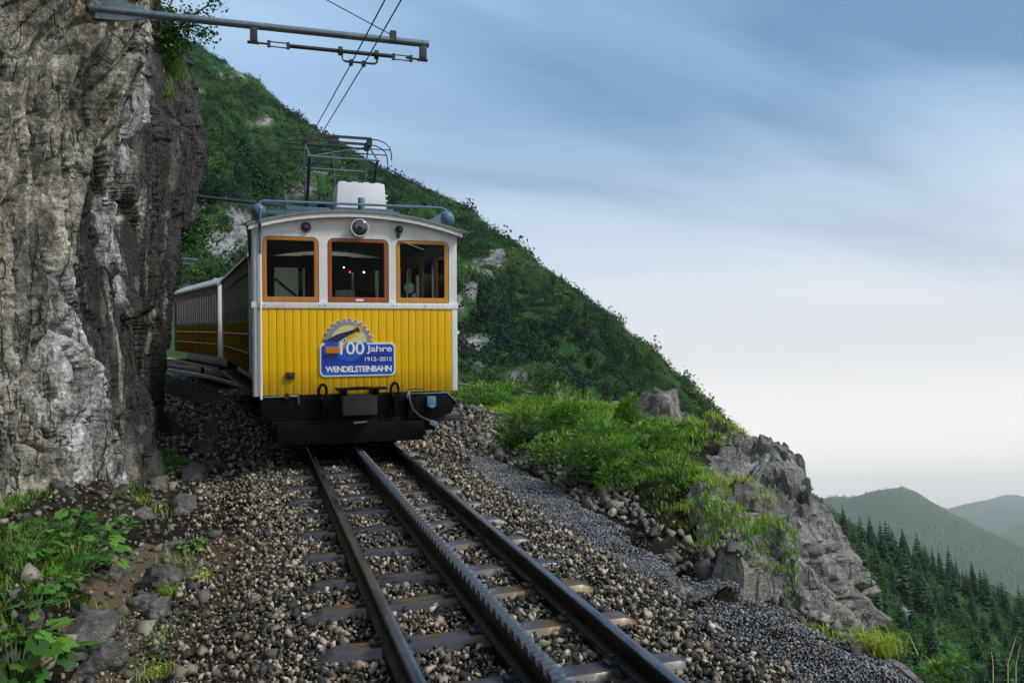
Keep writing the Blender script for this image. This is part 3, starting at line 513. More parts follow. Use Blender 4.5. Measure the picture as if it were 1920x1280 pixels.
for n_, (x, y, dp, h) in enumerate(((1053, 541, 216.8, 5.0), (1038, 528, 218, 3.4), (1149, 612, 208, 5.2), (1128, 594, 210, 3.0))):
    spruce(D(x, y, dp), h, ('small spruce on the mountain skyline, upper of the taller two', 'very small spruce just left of the upper taller skyline spruce', 'small spruce on the mountain skyline, lower of the taller two', 'very small spruce just left of the lower taller skyline spruce')[n_], 'spruces on the mountain skyline')
for p in pick_on(PA, tA, 40, .22, .9, 900, 1330, 7.): spruce(p, random.uniform(2.6, 4.6), 'dark spruce among the scrub of the steep mountainside', 'spruces on the mountainside')
# woods on the far hill: one mass
Pc, tc_ = loftC[1], loftC[2]; p, z = surf_points(Pc, tc_, loftC[3], 9000, -.03, .6); p = p[:9000]
con = (np.array([(math.cos(k*1.257), math.sin(k*1.257), 0) for k in range(5)]+[(0, 0, 3.2)])*np.array([1, 1, 1]), np.array([(k, (k+1) % 5, 5) for k in range(5)]))
v, f, vr = scatter([con], p, RNG.uniform(2.2, 5., len(p)), var=RNG.uniform(0, .6, len(p))); tag(link('hill_woods', npmesh('hill_woods', v, f, 'spruce_needles', False, {'var': vr})), 'hazy conifer woods covering the far hill', 'forest', kind='stuff')

# ------------------------------------------------------------------ the track
def track_pt(l):                                          # along the centre line: straight, then bending left
    if l < 12: return 0., l, 0.
    ph = (l-12)/RC; return -RC*(1-math.cos(ph)), 12+RC*math.sin(ph), ph
track = empty('railway_track', TM(), 'metre gauge rack railway track of dark rails on wet steel sleepers', 'railway track')
def sweep(prof, off, l0, l1, mat, name, parent):
    ls = [l0]+[x for x in np.arange(max(l0, 11.), l1, 1.5)]+[l1] if l1 > 11 else [l0, l1]; V = []; n = len(prof)
    for l in ls:
        a, b, ph = track_pt(l)
        for x, z in prof: V.append((a+(x+off)*math.cos(ph), b+(x+off)*math.sin(ph), z))
    m = MB(); m.add(V, [(i*n+k, i*n+(k+1) % n, (i+1)*n+(k+1) % n, (i+1)*n+k) for i in range(len(ls)-1) for k in range(n)]+[tuple(range(n-1, -1, -1)), tuple((len(ls)-1)*n+k for k in range(n))]); return m.build(name, mat, parent, ang=50)
RAIL = [(-.052, -.128), (.052, -.128), (.052, -.118), (.010, -.104), (.008, -.036), (.029, -.028), (.0295, -.010), (-.0295, -.010), (-.029, -.028), (-.008, -.036), (-.010, -.104), (-.052, -.118)]
HEAD = [(-.0293, -.0098), (.0293, -.0098), (.029, -.005), (.023, .0), (-.023, .0), (-.029, -.005)]
for s in (-1, 1):
    r_ = sweep(RAIL, s*.525, 1.2, 40, 'rail_steel', 'rail', track); sweep(HEAD, s*.525, 1.2, 40, 'rail_head', 'rail_head', r_)
rack = sweep([(-.05, -.126), (.05, -.126), (.05, -.112), (.012, -.10), (.012, -.035), (.033, -.02), (.033, .012), (-.033, .012), (-.033, -.02), (-.012, -.035), (-.012, -.10), (-.05, -.112)], .02, 1.2, 40, 'rail_steel', 'rack_rail', track)
TOOTH = MB().add([(-.034, -.036, .0125), (.034, -.036, .0125), (.034, .036, .0125), (-.034, .036, .0125), (-.034, -.021, .052), (.034, -.021, .052), (.034, .021, .052), (-.034, .021, .052)], [(3, 2, 1, 0), (4, 5, 6, 7), (0, 1, 5, 4), (1, 2, 6, 5), (2, 3, 7, 6), (3, 0, 4, 7)]).mesh('tooth', 'rack_steel', .005)
for k in range(125): link('tooth', TOOTH, rack, Matrix.Translation((.02, 1.6+k*.1, 0)))
SLB = [2.27, 2.88, 3.48, 4.09, 4.70, 5.20, 5.86, 6.53, 7.19, 7.83, 8.47, 9.11, 9.75]+[9.75+.64*k for k in range(1, 46)]
def sleeper_mesh():
    prof = [(-.09, -.05), (-.056, .0), (.056, .0), (.09, -.05), (.09, -.085), (-.09, -.085)]; xs = [-.93, -.86, -.80, .80, .86, .93]; dz = [-.07, -.022, 0, 0, -.022, -.07]; m = MB(); n = len(prof)
    m.add([(x, y, z+d) for x, d in zip(xs, dz) for y, z in prof], [(i*n+k, i*n+(k+1) % n, (i+1)*n+(k+1) % n, (i+1)*n+k) for i in range(5) for k in range(n)]+[tuple(range(n-1, -1, -1)), tuple(5*n+k for k in range(n))]); return m.mesh('sleeper', 'sleeper_steel', .006)
SLM = sleeper_mesh(); CLIP = MB().box(-.035, .035, -.03, .03, 0, .022).tube([(0, 0, .02), (0, 0, .05)], .013, 6).mesh('rail_clip', 'dark_iron', .004)
for l in SLB:
    a, b, ph = track_pt(l); s = link('sleeper', SLM, track, Matrix.Translation((a, b, -.1295)) @ Matrix.Rotation(ph, 4, 'Z'))
    if l < 9.6:
        for x in (-.595, -.455, .455, .595, -.06, .10): link('rail_clip', CLIP, s, Matrix.Translation((x, 0, .001)))

# ------------------------------------------------------------------ loose stone
def hull_proto(rng, n=8, flat=.8):
    p = rng.uniform(-1, 1, (n, 3)); p /= (np.abs(p)**4).sum(1)[:, None]**.25; p *= rng.uniform(.62, 1.1, (n, 1))*np.array([1, rng.uniform(.6, .95), flat*rng.uniform(.6, 1)])
    bm = bmesh.new(); [bm.verts.new(q) for q in p]; g = bmesh.ops.convex_hull(bm, input=bm.verts); bmesh.ops.delete(bm, geom=[x for x in g['geom_interior'] if isinstance(x, bmesh.types.BMVert)], context='VERTS'); bmesh.ops.triangulate(bm, faces=bm.faces); bm.verts.ensure_lookup_table(); bm.verts.index_update()
    v = np.array([x.co[:] for x in bm.verts]); f = np.array([[q.index for q in x.verts] for x in bm.faces]); bm.free(); return v, f
HP = [hull_proto(RNG) for _ in range(14)]; CP = [hull_proto(RNG, 7, .6) for _ in range(6)]
def stones(pos, size, protos):
    "returns arrays for every stone: prototype, matrix"
    return RNG.integers(0, len(protos), len(pos)), rotm(len(pos)), pos, size
def bake(st, protos, idx):
    pk, M, pos, size = st; V = []; Fs = []; k = 0
    for i, (pv, pf) in enumerate(protos):
        m = idx[pk[idx] == i]
        if not len(m): continue
        v = np.einsum('nij,kj->nki', M[m], pv)*size[m][:, None, None]+pos[m][:, None]; V.append(v.reshape(-1, 3)); Fs.append((pf[None]+(np.arange(len(m))*len(pv))[:, None, None]+k).reshape(-1, 3)); k += v.shape[0]*v.shape[1]
    return np.vstack(V), np.vstack(Fs)
def jitter_grid(a0, a1, b0, b1, sp):
    a, b = np.meshgrid(np.arange(a0, a1, sp), np.arange(b0, b1, sp)); a = a.ravel()+RNG.uniform(-.6, .6, a.size)*sp; b = b.ravel()+RNG.uniform(-.6, .6, b.size)*sp; return a, b
def bed_ok(a, b, r, keep):
    ok = (np.abs(np.abs(a)-.525) > .045+r) & (np.abs(a-.02) > .05+r)
    sl = np.array(SLB); d = np.abs(b[:, None]-sl[None]).min(1); on = d < .075+r*.5; lim = keep+.10*vn(P3(a*3, b*3), 17); inside = np.abs(a) < lim
    spill = vn(P3(a*5, b*9), 23) > .52
    return ok & ~(on & inside & ~spill)
parts_a = []; 
a1, b1 = jitter_grid(-1.75, 1.32, 2.2, 9.9, .0275); s1 = RNG.lognormal(-3.99, .36, len(a1)).clip(.009, .045)
k = bed_ok(a1, b1, s1, .86) & ~((a1 < -1.25) & (RNG.uniform(0, 1, len(a1)) < .45+.5*vn(P3(a1*2, b1*2), 5))); a1, b1, s1 = a1[k], b1[k], s1[k]; c1 = ground_c(a1, b1, np.full(len(a1), -5.))+s1*.25+.012+RNG.uniform(0, .022, len(a1))-.004*(np.abs(a1) < .9)
a7, b7 = jitter_grid(-2.0, 1.3, 2.3, 6.2, .028); s7 = RNG.lognormal(-4.5, .25, len(a7)).clip(.006, .018); k = bed_ok(a7, b7, s7, .84); a7, b7, s7 = a7[k], b7[k], s7[k]; c7 = ground_c(a7, b7, np.full(len(a7), -5.))+s7*.4+.004
a2, b2 = jitter_grid(.7, 2.1, 9.9, 17, .06); s2 = RNG.lognormal(-3.45, .3, len(a2)).clip(.015, .07); c2 = ground_c(a2, b2, np.full(len(a2), -5.))+s2*.3
a3, b3 = jitter_grid(-3.2, -1.0, 9.9, 20, .075); a3 = a3+ctr(b3); s3 = RNG.lognormal(-3.4, .35, len(a3)).clip(.015, .08); c3 = ground_c(a3, b3, np.full(len(a3), -5.))+s3*.25
a5, b5 = jitter_grid(-1.0, .7, 9.7, 12.5, .06); s5 = RNG.lognormal(-3.5, .3, len(a5)).clip(.015, .05); k = bed_ok(a5, b5, s5, .8); a5, b5, s5 = a5[k], b5[k], s5[k]; c5 = ground_c(a5, b5, np.full(len(a5), -5.))+s5*.25
a8, b8 = jitter_grid(-1.15, 1.15, 12.5, 32, .10); a8 = a8+ctr(b8); s8 = RNG.lognormal(-3.2, .3, len(a8)).clip(.02, .07); k = np.abs(np.abs(a8-ctr(b8))-.525) > .1; a8, b8, s8 = a8[k], b8[k], s8[k]; c8 = ground_c(a8, b8, np.full(len(a8), -5.))+s8*.2
a5 = np.concatenate([a5, a8]); b5 = np.concatenate([b5, b8]); s5 = np.concatenate([s5, s8]); c5 = np.concatenate([c5, c8])
# left margin: mixed rubble between the bed and the cliff
a4, b4 = jitter_grid(-3.6, -1.55, 3.6, 10.2, .062); k = RNG.uniform(0, 1, len(a4)) < .72; a4, b4 = a4[k], b4[k]; s4 = RNG.lognormal(-3.75, .55, len(a4)).clip(.010, .11); c4 = ground_c(a4, b4, np.full(len(a4), -5.))+s4*.2
# right margin: coarse rubble between the path and the grass
a6, b6 = jitter_grid(1.72, 2.75, 3.5, 16, .062); lo = 1.86+.06*vn(P3(b6*1.3, b6*0), 3); hi = 2.18+.30*sst((b6-5)/4)+.20*vn(P3(b6*1.1, b6*0+5), 9)+.35*sst((b6-8.5)/3)
k = (a6 > lo) & (a6 < hi); a6, b6 = a6[k], b6[k]; s6 = RNG.lognormal(-3.12, .36, len(a6)).clip(.02, .11); c6 = ground_c(a6, b6)+s6*.25
BALL = stones(np.stack([np.concatenate([a1, a2, a3, a5, a7]), np.concatenate([b1, b2, b3, b5, b7]), np.concatenate([c1, c2, c3, c5, c7])], 1), np.concatenate([s1, s2, s3, s5, s7]), HP)
RUB = stones(np.stack([np.concatenate([a4, a6]), np.concatenate([b4, b6]), np.concatenate([c4, c6])], 1), np.concatenate([s4, s6]), HP)
HPM = {}
def GS(x, y, c=0.):
    "point of the ground seen along a line of sight"
    for _ in range(6):
        a, b = GP(x, y, c); a_ = np.array([a]); b_ = np.array([b]); c = .5*c+.5*float(np.clip(ground_c(a_, b_)[0], -.6, .4))
    return a, b, c
def split(st, n, mat, stuffname, label):
    w = Wn(st[2]); x, y, z = pix(w); vis = (z > .5) & (x > 0) & (x < 1920) & (y > 0) & (y < 1280); app = np.where(vis, st[3]/np.maximum(z, .1), 0); od = np.argsort(-app); top = od[:n]; rest = od[n:]
    v, f = bake(st, HP, rest); o = link(stuffname, npmesh(stuffname, v, f, mat), ground); o['kind'] = 'stuff'; o['label'] = label
    for i in top:
        key = (int(st[0][i]), mat)
        if key not in HPM: HPM[key] = npmesh('stone', HP[key[0]][0], HP[key[0]][1], mat)
        m = Matrix.Translation(Vector(st[2][i])) @ Matrix(st[1][i].tolist()).to_4x4() @ Matrix.Scale(float(st[3][i]), 4); link('stone', HPM[key], ground, m)
split(BALL, 170, 'ballast', 'ballast_stones', 'crushed tan and grey ballast stones around the rails'); split(RUB, 130, 'rubble', 'rubble_stones', 'coarse pale rubble beside the track')
ag, bg_ = jitter_grid(1.05, 2.1, 2.3, 10.6, .0158); l_ = 1.13+.03*bg_/3+.10*vn(P3(bg_*1.2, bg_*0+2), 6)+.03*vn(P3(bg_*7, ag*7), 8); h_ = 1.90+.10*sst((4.2-bg_)/.8)+.06*vn(P3(bg_*1.4, bg_*0+9), 12)-.10*sst((bg_-8.2)/2)-.05*(bg_ > 5)
k = (ag > l_+.2*sst((bg_-8.5)/2)) & (ag < h_) & (RNG.uniform(0, 1, len(ag)) < np.clip(1.3-(bg_-2.5)*.06, .4, 1)); ag, bg_ = ag[k], bg_[k]; sg = RNG.lognormal(-4.66, .28, len(ag)).clip(.005, .018)*(1+.05*(bg_-2.5)); cg = ground_c(ag, bg_)+sg*.4+.012*np.sin((ag-1.2)*4)
gp = stones(np.stack([ag, bg_, cg], 1), sg, CP); v, f = bake(gp, CP, np.arange(len(ag))); o = link('gravel_path', npmesh('gravel_path', v, f, 'gravel_chips'), ground); o['kind'] = 'stuff'; o['label'] = 'strip of fine dark blue grey gravel beside the track'

# single rocks
def rock_mesh(seed, sc, sub=3, amp=.06):
    rng = np.random.default_rng(seed); p = rng.uniform(-1, 1, (26, 3)); p /= (np.abs(p)**3).sum(1)[:, None]**(1/3); p *= rng.uniform(.72, 1.05, (26, 1)); bm = bmesh.new(); [bm.verts.new(q) for q in p]; g = bmesh.ops.convex_hull(bm, input=bm.verts); bmesh.ops.delete(bm, geom=[x for x in g['geom_interior'] if isinstance(x, bmesh.types.BMVert)], context='VERTS')
    bmesh.ops.bevel(bm, geom=list(bm.edges), offset=.06, segments=1, affect='EDGES', clamp_overlap=True); bmesh.ops.triangulate(bm, faces=bm.faces)
    for _ in range(2): bmesh.ops.subdivide_edges(bm, edges=[x for x in bm.edges if x.calc_length() > .16], cuts=1); bmesh.ops.triangulate(bm, faces=bm.faces)
    bm.verts.index_update(); v = np.array([x.co[:] for x in bm.verts]); f = np.array([[q.index for q in x.verts] for x in bm.faces]); bm.free(); f2, k2 = facets(v*1.9+seed, seed, 1.); v = v*(1+amp*fbm(v*3+seed, 3, seed)+.16*f2-.05*np.exp(-k2/.06))[:, None]*np.array(sc); return npmesh('rock', v, f, 'boulder_rock', False)
def rock(px, py, w, h, seed, label, name='rock', c=-.12, group=None, sub=3, depth=.8):
    a, b, c = GS(px, py, c); z = pix(W(a, b, c)[None])[2][0]; s = w*z/F/2; hh = h*z/F*.62
    o = link(name, rock_mesh(seed, (s, s*depth, hh), sub), None, TM(a, b+s*depth*.4, c+hh*.35, random.uniform(-.4, .4))); return tag(o, label, 'rock', group)
for q in (((310, 1098, 85, 50), 'large flat grey rock in the rubble at the left of the track'), ((265, 1145, 60, 40), 'grey rock just below the large flat rock on the left'), ((318, 1030, 60, 22), 'flat tan slab lying behind the large flat grey rock'), ((300, 1160, 50, 46), 'dark angular rock among the left rubble'), ((210, 1085, 40, 30), 'small pale rock between the leafy plants and the large flat rock'), ((60, 1175, 46, 50), 'tan rock beside the bright plant at the lower left'), ((170, 1200, 110, 60), 'broad low grey rock at the lower left'), ((190, 1255, 90, 70), 'rough grey rock at the bottom edge of the left rubble'),
          ((360, 900, 60, 40), 'grey edging stone at the foot of the left bank nearest the camera'), ((385, 850, 50, 36), 'grey edging stone in the middle of the row by the left bank'), ((392, 812, 40, 30), 'grey edging stone farthest back beside the train'), ((345, 960, 56, 44), 'squat grey rock below the row of edging stones'), ((270, 970, 46, 30), 'low brown rock at the foot of the cliff'), ((300, 915, 50, 26), 'brown flat stone in the hollow by the cliff foot'), ((460, 1045, 26, 14), 'small tan slab lying on the ballast left of the rails'), ((505, 1068, 28, 14), 'pale flat stone on the ballast left of the rails')):
    rock(*q[0], seed=int(q[0][0]), label=q[1])
a, b = GP(1238, 812, .1); bo = link('boulder', rock_mesh(905, (.36, .5, .48), 4, .10), None, TM(6.15, 13.4, float(ground_c(np.array([6.15]), np.array([13.4]))[0])+.24, .5) @ Matrix.Rotation(R(28), 4, 'Y')); tag(bo, 'pointed grey boulder standing on the grass bank behind the shrubs', 'boulder')

# ------------------------------------------------------------------ plants by the line
def blades(pos, hgt, wid, lean, var):
    n = len(pos); an = RNG.uniform(0, 6.283, n); d = np.stack([np.cos(an), np.sin(an), np.zeros(n)], 1); s = np.stack([-d[:, 1], d[:, 0], np.zeros(n)], 1); L_ = lean*RNG.uniform(.2, 1.3, n); z = np.array([0, 0, 1.])
    p0 = pos; p1 = pos+d*(hgt*L_*.35)[:, None]+z*(hgt*.6)[:, None]; p2 = pos+d*(hgt*L_)[:, None]+z*(hgt*(1-.35*L_))[:, None]; w = wid[:, None]*s
    v = np.stack([p0-w, p0+w, p1+w*.75, p1-w*.75, p2], 1).reshape(-1, 3); k = np.arange(n)[:, None]*5; f = np.vstack([k+np.array([0, 1, 2]), k+np.array([0, 2, 3]), k+np.array([3, 2, 4])]); return v, f, np.repeat(var, 5)
def grass(name, a, b, c, h, w, lean, var, label):
    v, f, vr = blades(np.stack([a, b, c], 1), h, w, lean, var); o = link(name, npmesh(name, v, f, 'grass_blades', False, {'var': vr}), None, MT); return tag(o, label, 'grass', kind='stuff')
n = 230000; a = RNG.uniform(1.85, 7.8, n); b = RNG.uniform(3.6, 18.5, n); ed = edge_dist(a, b); lo = 2.12+.32*sst((b-5)/4)+.25*vn(P3(b*.9, b*0+5), 9)+.4*sst((b-8.5)/3)-.25*sst((4.6-b)/.8)
patch = fbm(P3(a*.8, b*.8), 3, 33); k = (a > lo+RNG.uniform(-.12, .12, n)) & (ed < np.where(b < 6.3, -.06, -.75)+.75*np.where(b < 6.3, .15*patch, patch)) & (RNG.uniform(0, 1, n) < np.clip(.75+.8*patch, .12, 1)*np.clip(9/b, .45, 1)); a, b, patch = a[k], b[k], patch[k]
tuft = vn(P3(a*4, b*4), 3); grass('bank_grass', a, b, ground_c(a, b)-.01, RNG.uniform(.03, .085, len(a))*(1+.8*tuft).clip(.4, 2.)*(1+.05*(b-5)), RNG.uniform(.0026, .005, len(a))*(1+.09*(b-4)), .8, np.clip(.45+.35*vn(P3(a*1.3, b*1.3), 71)+.2*tuft+RNG.normal(size=len(a))*.12, 0, 1), 'bright green grass growing on the bank right of the path')
n = 60000; a = RNG.uniform(-3.9, -1.6, n); b = RNG.uniform(4., 15, n); m1 = np.zeros(n)
for ca, cb, sa, sb in ((-2.75, 5.9, .55, 1.3), (-3.2, 7.3, .5, .8), (-2.35, 8.9, .3, .6), (-2.3, 11.2, .35, 1.6), (-2.35, 4.7, .3, .5), (-1.75, 5.9, .12, .35)): m1 = np.maximum(m1, 1.2-np.hypot((a-ca)/sa, (b-cb)/sb))
k = m1+.7*vn(P3(a*2.4, b*2.4), 12) > RNG.uniform(.35, 1.1, n); a, b = a[k], b[k]
grass('verge_grass', a, b, ground_c(a, b, np.full(len(a), -5.))-.01, RNG.uniform(.04, .14, len(a)), RNG.uniform(.002, .0045, len(a)), .9, np.clip(.35+.4*vn(P3(a*1.7, b*1.7), 5)+RNG.normal(size=len(a))*.12, 0, 1), 'sparse green grass at the foot of the cliff')
def tuft(px, py, n, h, r, label, c=-.25, yel=.85, name='grass_tuft'):
    a0, b0, c = GS(px, py, c); a = a0+RNG.normal(size=n)*r; b = b0+RNG.normal(size=n)*r
    v, f, vr = blades(np.stack([a-a0, b-b0, np.zeros(n)], 1), RNG.uniform(.5, 1.1, n)*h, RNG.uniform(.0015, .003, n), 1.1, np.clip(yel+RNG.normal(size=n)*.12, 0, 1)); o = link(name, npmesh(name, v, f, 'grass_blades', False, {'var': vr}), None, TM(a0, b0, c)); tag(o, label, 'grass', 'grass tufts beside the track', 'stuff')
tuft(1648, 1222, 260, .16, .05, 'yellow green grass tuft on the lip of the gravel path'); tuft(1612, 1205, 120, .09, .04, 'small green tuft on the lip just left of the yellow tuft', yel=.55); tuft(320, 1112, 160, .09, .035, 'yellow green tuft beside the large flat rock', -.2, .7); tuft(390, 1085, 140, .08, .06, 'mossy yellow tuft on the ballast edge', -.2, .9); tuft(305, 1270, 120, .09, .06, 'dry grass tuft at the bottom edge left of the rails', -.2, .8); tuft(1290, 965, 200, .09, .08, 'yellow moss cushion at the edge of the grass bank', -.02, .95); tuft(1395, 1080, 200, .10, .07, 'yellow tuft near the lower end of the grass bank', -.1, .92)
# dry stalks in the lower right corner
st = MB()
for x, y, q in ((1862, 1290, -.02), (1890, 1290, .05), (1905, 1295, .02)):
    a, b = GP(x, y, -.3); st.tube([(a, b, -.3), (a+.01, b+.01, -.18), (a+.03+q, b+.02, -.10+q)], [.0022, .0018, .0008], 4)
tag(st.build('dry_stalks', 'sign_sky', None, MT), 'dry pale grass stalks in the lower right corner', 'grass stalk', kind='stuff')
# conifer shrubs: sprays of needles
def spray_proto(rng, n=7):
    V = []; Fq = []
    for i in range(n):
        t_ = (i+.5)/n
        for s in (-1, 1):
            l = .30*(1-.75*t_)*rng.uniform(.8, 1.15); b0 = np.array([t_, 0, -.10*t_*t_]); tip = b0+np.array([l*.75, s*l, rng.uniform(-.02, .07)]); w = np.array([.055, 0, 0]); j = len(V); V += [b0-w, b0+w, tip]; Fq.append((j, j+1, j+2))
    j = len(V); V += [(0, -.012, 0), (0, .012, 0), (1.06, 0, -.11)]; Fq.append((j, j+1, j+2)); return np.array(V), np.array(Fq)
SPP = [spray_proto(RNG) for _ in range(4)]
def shrub_mesh(rng, w, d, h, n, sl, pointed=0.):
    nl = 16 if n > 900 else 9; lc = rng.normal(size=(nl, 3)); lc /= np.linalg.norm(lc, axis=1)[:, None]; lc[:, 2] = np.abs(lc[:, 2])*.9; lc *= rng.uniform(.35, .78, (nl, 1)); lr = rng.uniform(.28, .46, nl); il = rng.integers(0, nl, n)
    u = rng.normal(size=(n, 3)); u[:, 2] += .35; u /= np.linalg.norm(u, axis=1)[:, None]; rad = rng.uniform(.5, 1., n)**.5; p = lc[il]+u*(rad*lr[il])[:, None]; p[:, 2] = np.abs(p[:, 2]); p = p*np.array([w, d, h])
    if pointed: k = 1-pointed*np.clip(p[:, 2]/h, 0, 1); p[:, 0] *= k; p[:, 1] *= k
    dr = u*np.array([1, 1, .55])+rng.normal(size=(n, 3))*.35+np.array([0, 0, .15]); dr /= np.linalg.norm(dr, axis=1)[:, None]; sd_ = np.cross(dr, np.array([0, 0, 1.])+rng.normal(size=(n, 3))*.4); sd_ /= np.linalg.norm(sd_, axis=1)[:, None]; nn = np.cross(sd_, dr); M = np.stack([dr, sd_, nn], 2); s = rng.uniform(.7, 1.25, n)*sl
    V = []; Fs = []; VR = []; kk = 0; pk = rng.integers(0, 4, n); out_ = np.clip(rad-.35, 0, 1)
    for i, (pv, pf) in enumerate(SPP):
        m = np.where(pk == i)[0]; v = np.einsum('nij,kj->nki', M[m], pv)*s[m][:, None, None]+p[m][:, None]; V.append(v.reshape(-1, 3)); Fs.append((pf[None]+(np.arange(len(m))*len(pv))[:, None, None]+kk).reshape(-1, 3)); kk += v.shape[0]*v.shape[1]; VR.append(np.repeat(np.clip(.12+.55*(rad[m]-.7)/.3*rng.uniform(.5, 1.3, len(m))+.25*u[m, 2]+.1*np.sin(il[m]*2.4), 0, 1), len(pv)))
    return npmesh('foliage', np.vstack(V), np.vstack(Fs), 'shrub_needles', False, {'var': np.concatenate(VR)})
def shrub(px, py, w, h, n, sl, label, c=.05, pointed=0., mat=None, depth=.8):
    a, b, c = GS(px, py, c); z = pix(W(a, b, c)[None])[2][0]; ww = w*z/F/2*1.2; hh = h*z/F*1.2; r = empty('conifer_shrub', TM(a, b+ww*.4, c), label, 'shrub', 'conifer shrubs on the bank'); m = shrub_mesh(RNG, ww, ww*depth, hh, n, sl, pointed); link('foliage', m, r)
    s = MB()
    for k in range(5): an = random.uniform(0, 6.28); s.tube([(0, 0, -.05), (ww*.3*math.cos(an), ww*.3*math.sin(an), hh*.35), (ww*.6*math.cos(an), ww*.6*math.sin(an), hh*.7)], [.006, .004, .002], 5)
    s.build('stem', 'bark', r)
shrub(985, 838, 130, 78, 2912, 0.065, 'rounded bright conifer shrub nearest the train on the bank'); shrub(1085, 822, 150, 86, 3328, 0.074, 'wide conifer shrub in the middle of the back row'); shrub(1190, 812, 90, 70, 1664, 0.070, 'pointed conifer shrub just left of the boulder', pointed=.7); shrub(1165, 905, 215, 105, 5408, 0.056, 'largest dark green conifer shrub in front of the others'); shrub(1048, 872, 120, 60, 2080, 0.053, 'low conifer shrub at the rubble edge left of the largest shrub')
shrub(1141, 920, 46, 40, 665, 0.031, 'small bright conifer seedling at the rubble edge'); shrub(1240, 838, 90, 44, 1331, 0.056, 'low conifer shrub at the foot of the boulder'); shrub(910, 762, 110, 50, 1913, 0.087, 'yellow green shrub close behind the train corner', .1); shrub(960, 745, 90, 30, 1248, 0.096, 'small shrub at the far end of the bank', .15); shrub(1800, 1290, 110, 62, 624, 0.044, 'fir seedling with spread twigs at the lower right corner', -.42); shrub(1278, 905, 60, 80, 499, 0.039, 'thin upright sapling right of the largest shrub', pointed=.6)
# broad leafed plants under the cliff: every leaf is a piece
def leaf_mesh(seed):
    rng = np.random.default_rng(seed); o = []
    for k in range(15):
        an = -2.6+5.2*k/14; r = (.62+.38*math.cos(an))*(1.08 if k % 2 == 0 else .84)*rng.uniform(.9, 1.1); o.append((r*math.cos(an)*.9+.05, r*math.sin(an)*.62, -.10*r*r+.06*abs(math.sin(an))))
    v = [(0, 0, 0), (.45, 0, .03)]+o; f = [(0, 2, 3), (0, 15, 16), ]+[(1, 2+k, 3+k) for k in range(14)]+[(0, 1, 2), (0, 16, 1)]; return npmesh('leaf', np.array(v), np.array([q for q in f if len(set(q)) == 3]), 'broad_leaf', True)
LEAF = [leaf_mesh(k) for k in range(4)]
def plant(px, py, nleaf, size, ls, label, c=-.2):
    nleaf = int(nleaf*1.7); ls *= .85
    a, b, c = GS(px, py, c); r = empty('leafy_plant', TM(a, b, c), label, 'plant', 'broad leafed plants under the cliff'); s = MB()
    for k in range(nleaf):
        an = random.uniform(0, 6.28); rr = size*math.sqrt(random.uniform(.02, 1)); h = size*random.uniform(.25, 1.)*(1.15-.5*rr/size); x, y = rr*math.cos(an), rr*math.sin(an); s.tube([(x*.15, y*.15, -.02), (x*.6, y*.6, h*.7), (x, y, h)], [.004, .003, .002], 4)
        link('leaf', random.choice(LEAF), r, Matrix.Translation((x, y, h)) @ Matrix.Rotation(an+random.uniform(-.6, .6), 4, 'Z') @ Matrix.Rotation(random.uniform(-.1, .55), 4, 'Y') @ Matrix.Rotation(random.uniform(-.3, .3), 4, 'X') @ Matrix.Scale(ls*random.uniform(.65, 1.2), 4))
    s.build('stem', 'green_stem', r)
for q in ((30, 1290, 30, .30, .13, 'bright green lobed plant filling the lower left corner'), (65, 1150, 18, .16, .09, 'small bright plant above the lower left corner plant'), (140, 1075, 34, .34, .11, 'dense leafy plant in the middle of the left verge'), (120, 1010, 26, .30, .10, 'leafy plant against the foot of the cliff'), (195, 1020, 20, .24, .085, 'leafy plant right of the one against the cliff foot'), (30, 1060, 22, .30, .09, 'leafy plant at the left edge of the picture'), (100, 1120, 16, .18, .07, 'low yellowish plant below the dense leafy plant'), (362, 1030, 14, .12, .07, 'lone bright plant growing out of the rubble'), (455, 1032, 6, .05, .035, 'tiny green seedling on the ballast'), (355, 1090, 8, .06, .04, 'small seedling beside the large flat rock'), (330, 890, 16, .16, .06, 'low dark plant in the hollow by the cliff foot'), (322, 850, 16, .22, .07, 'dark plants at the back of the hollow beside the train'), (222, 985, 12, .14, .06, 'small plant at the right end of the cliff foot verge')): plant(*q)

# ------------------------------------------------------------------ locomotive
def arc(x): return 2.868-.115*x*x-.006*x**4
loco = empty('rack_locomotive', TM(0, 9.5, 0), 'yellow and white wooden rack locomotive with three orange framed front windows', 'train')
LW = ((-1.09, -.455, 'wood_orange'), (-.358, .363, 'wood_red'), (.45, 1.105, 'wood_amber')); Z0, Z1 = 1.817, 2.576
xs = np.linspace(-1.205, 1.205, 33); comb = [(-1.205, Z0)]+[(x, arc(x)-.02) for x in xs]+[(1.205, Z0)]; r_ = .075
for x0, x1, _ in reversed(LW):
    comb += [(x1, Z0), (x1, Z1-r_)]+[(x1-r_+r_*math.cos(R(q)), Z1-r_+r_*math.sin(R(q))) for q in (22, 45, 68)]+[(x1-r_, Z1), (x0+r_, Z1)]+[(x0+r_-r_*math.sin(R(q)), Z1-r_+r_*math.cos(R(q))) for q in (22, 45, 68)]+[(x0, Z1-r_), (x0, Z0)]
MB().prism(comb, 0, .05).build('front_wall', 'white_paint', loco)
for x0, x1, m in LW:
    w = MB().ring(rrect(x0+.004, x1-.004, Z0+.004, Z1-.004, .072, 5, .012), rrect(x0+.05, x1-.055, Z0+.062, Z1-.045, .012, 5, .012), .006, .042).build('window', m, loco, bevel=.004)
    MB().box(x0+.045, x1-.05, .026, .030, Z0+.056, Z1-.04).build('pane', 'glass', w)
    if m == 'wood_red': MB().box(-.03, .06, .003, .006, Z0+.018, Z0+.042).build('name_plate', 'sign_white', w)
    if m == 'wood_amber': MB().tube([(x0+.03, -.01, Z1-.01), (x0+.34, -.02, Z1-.115)], .008, 6).build('wiper', 'galvanised', w)
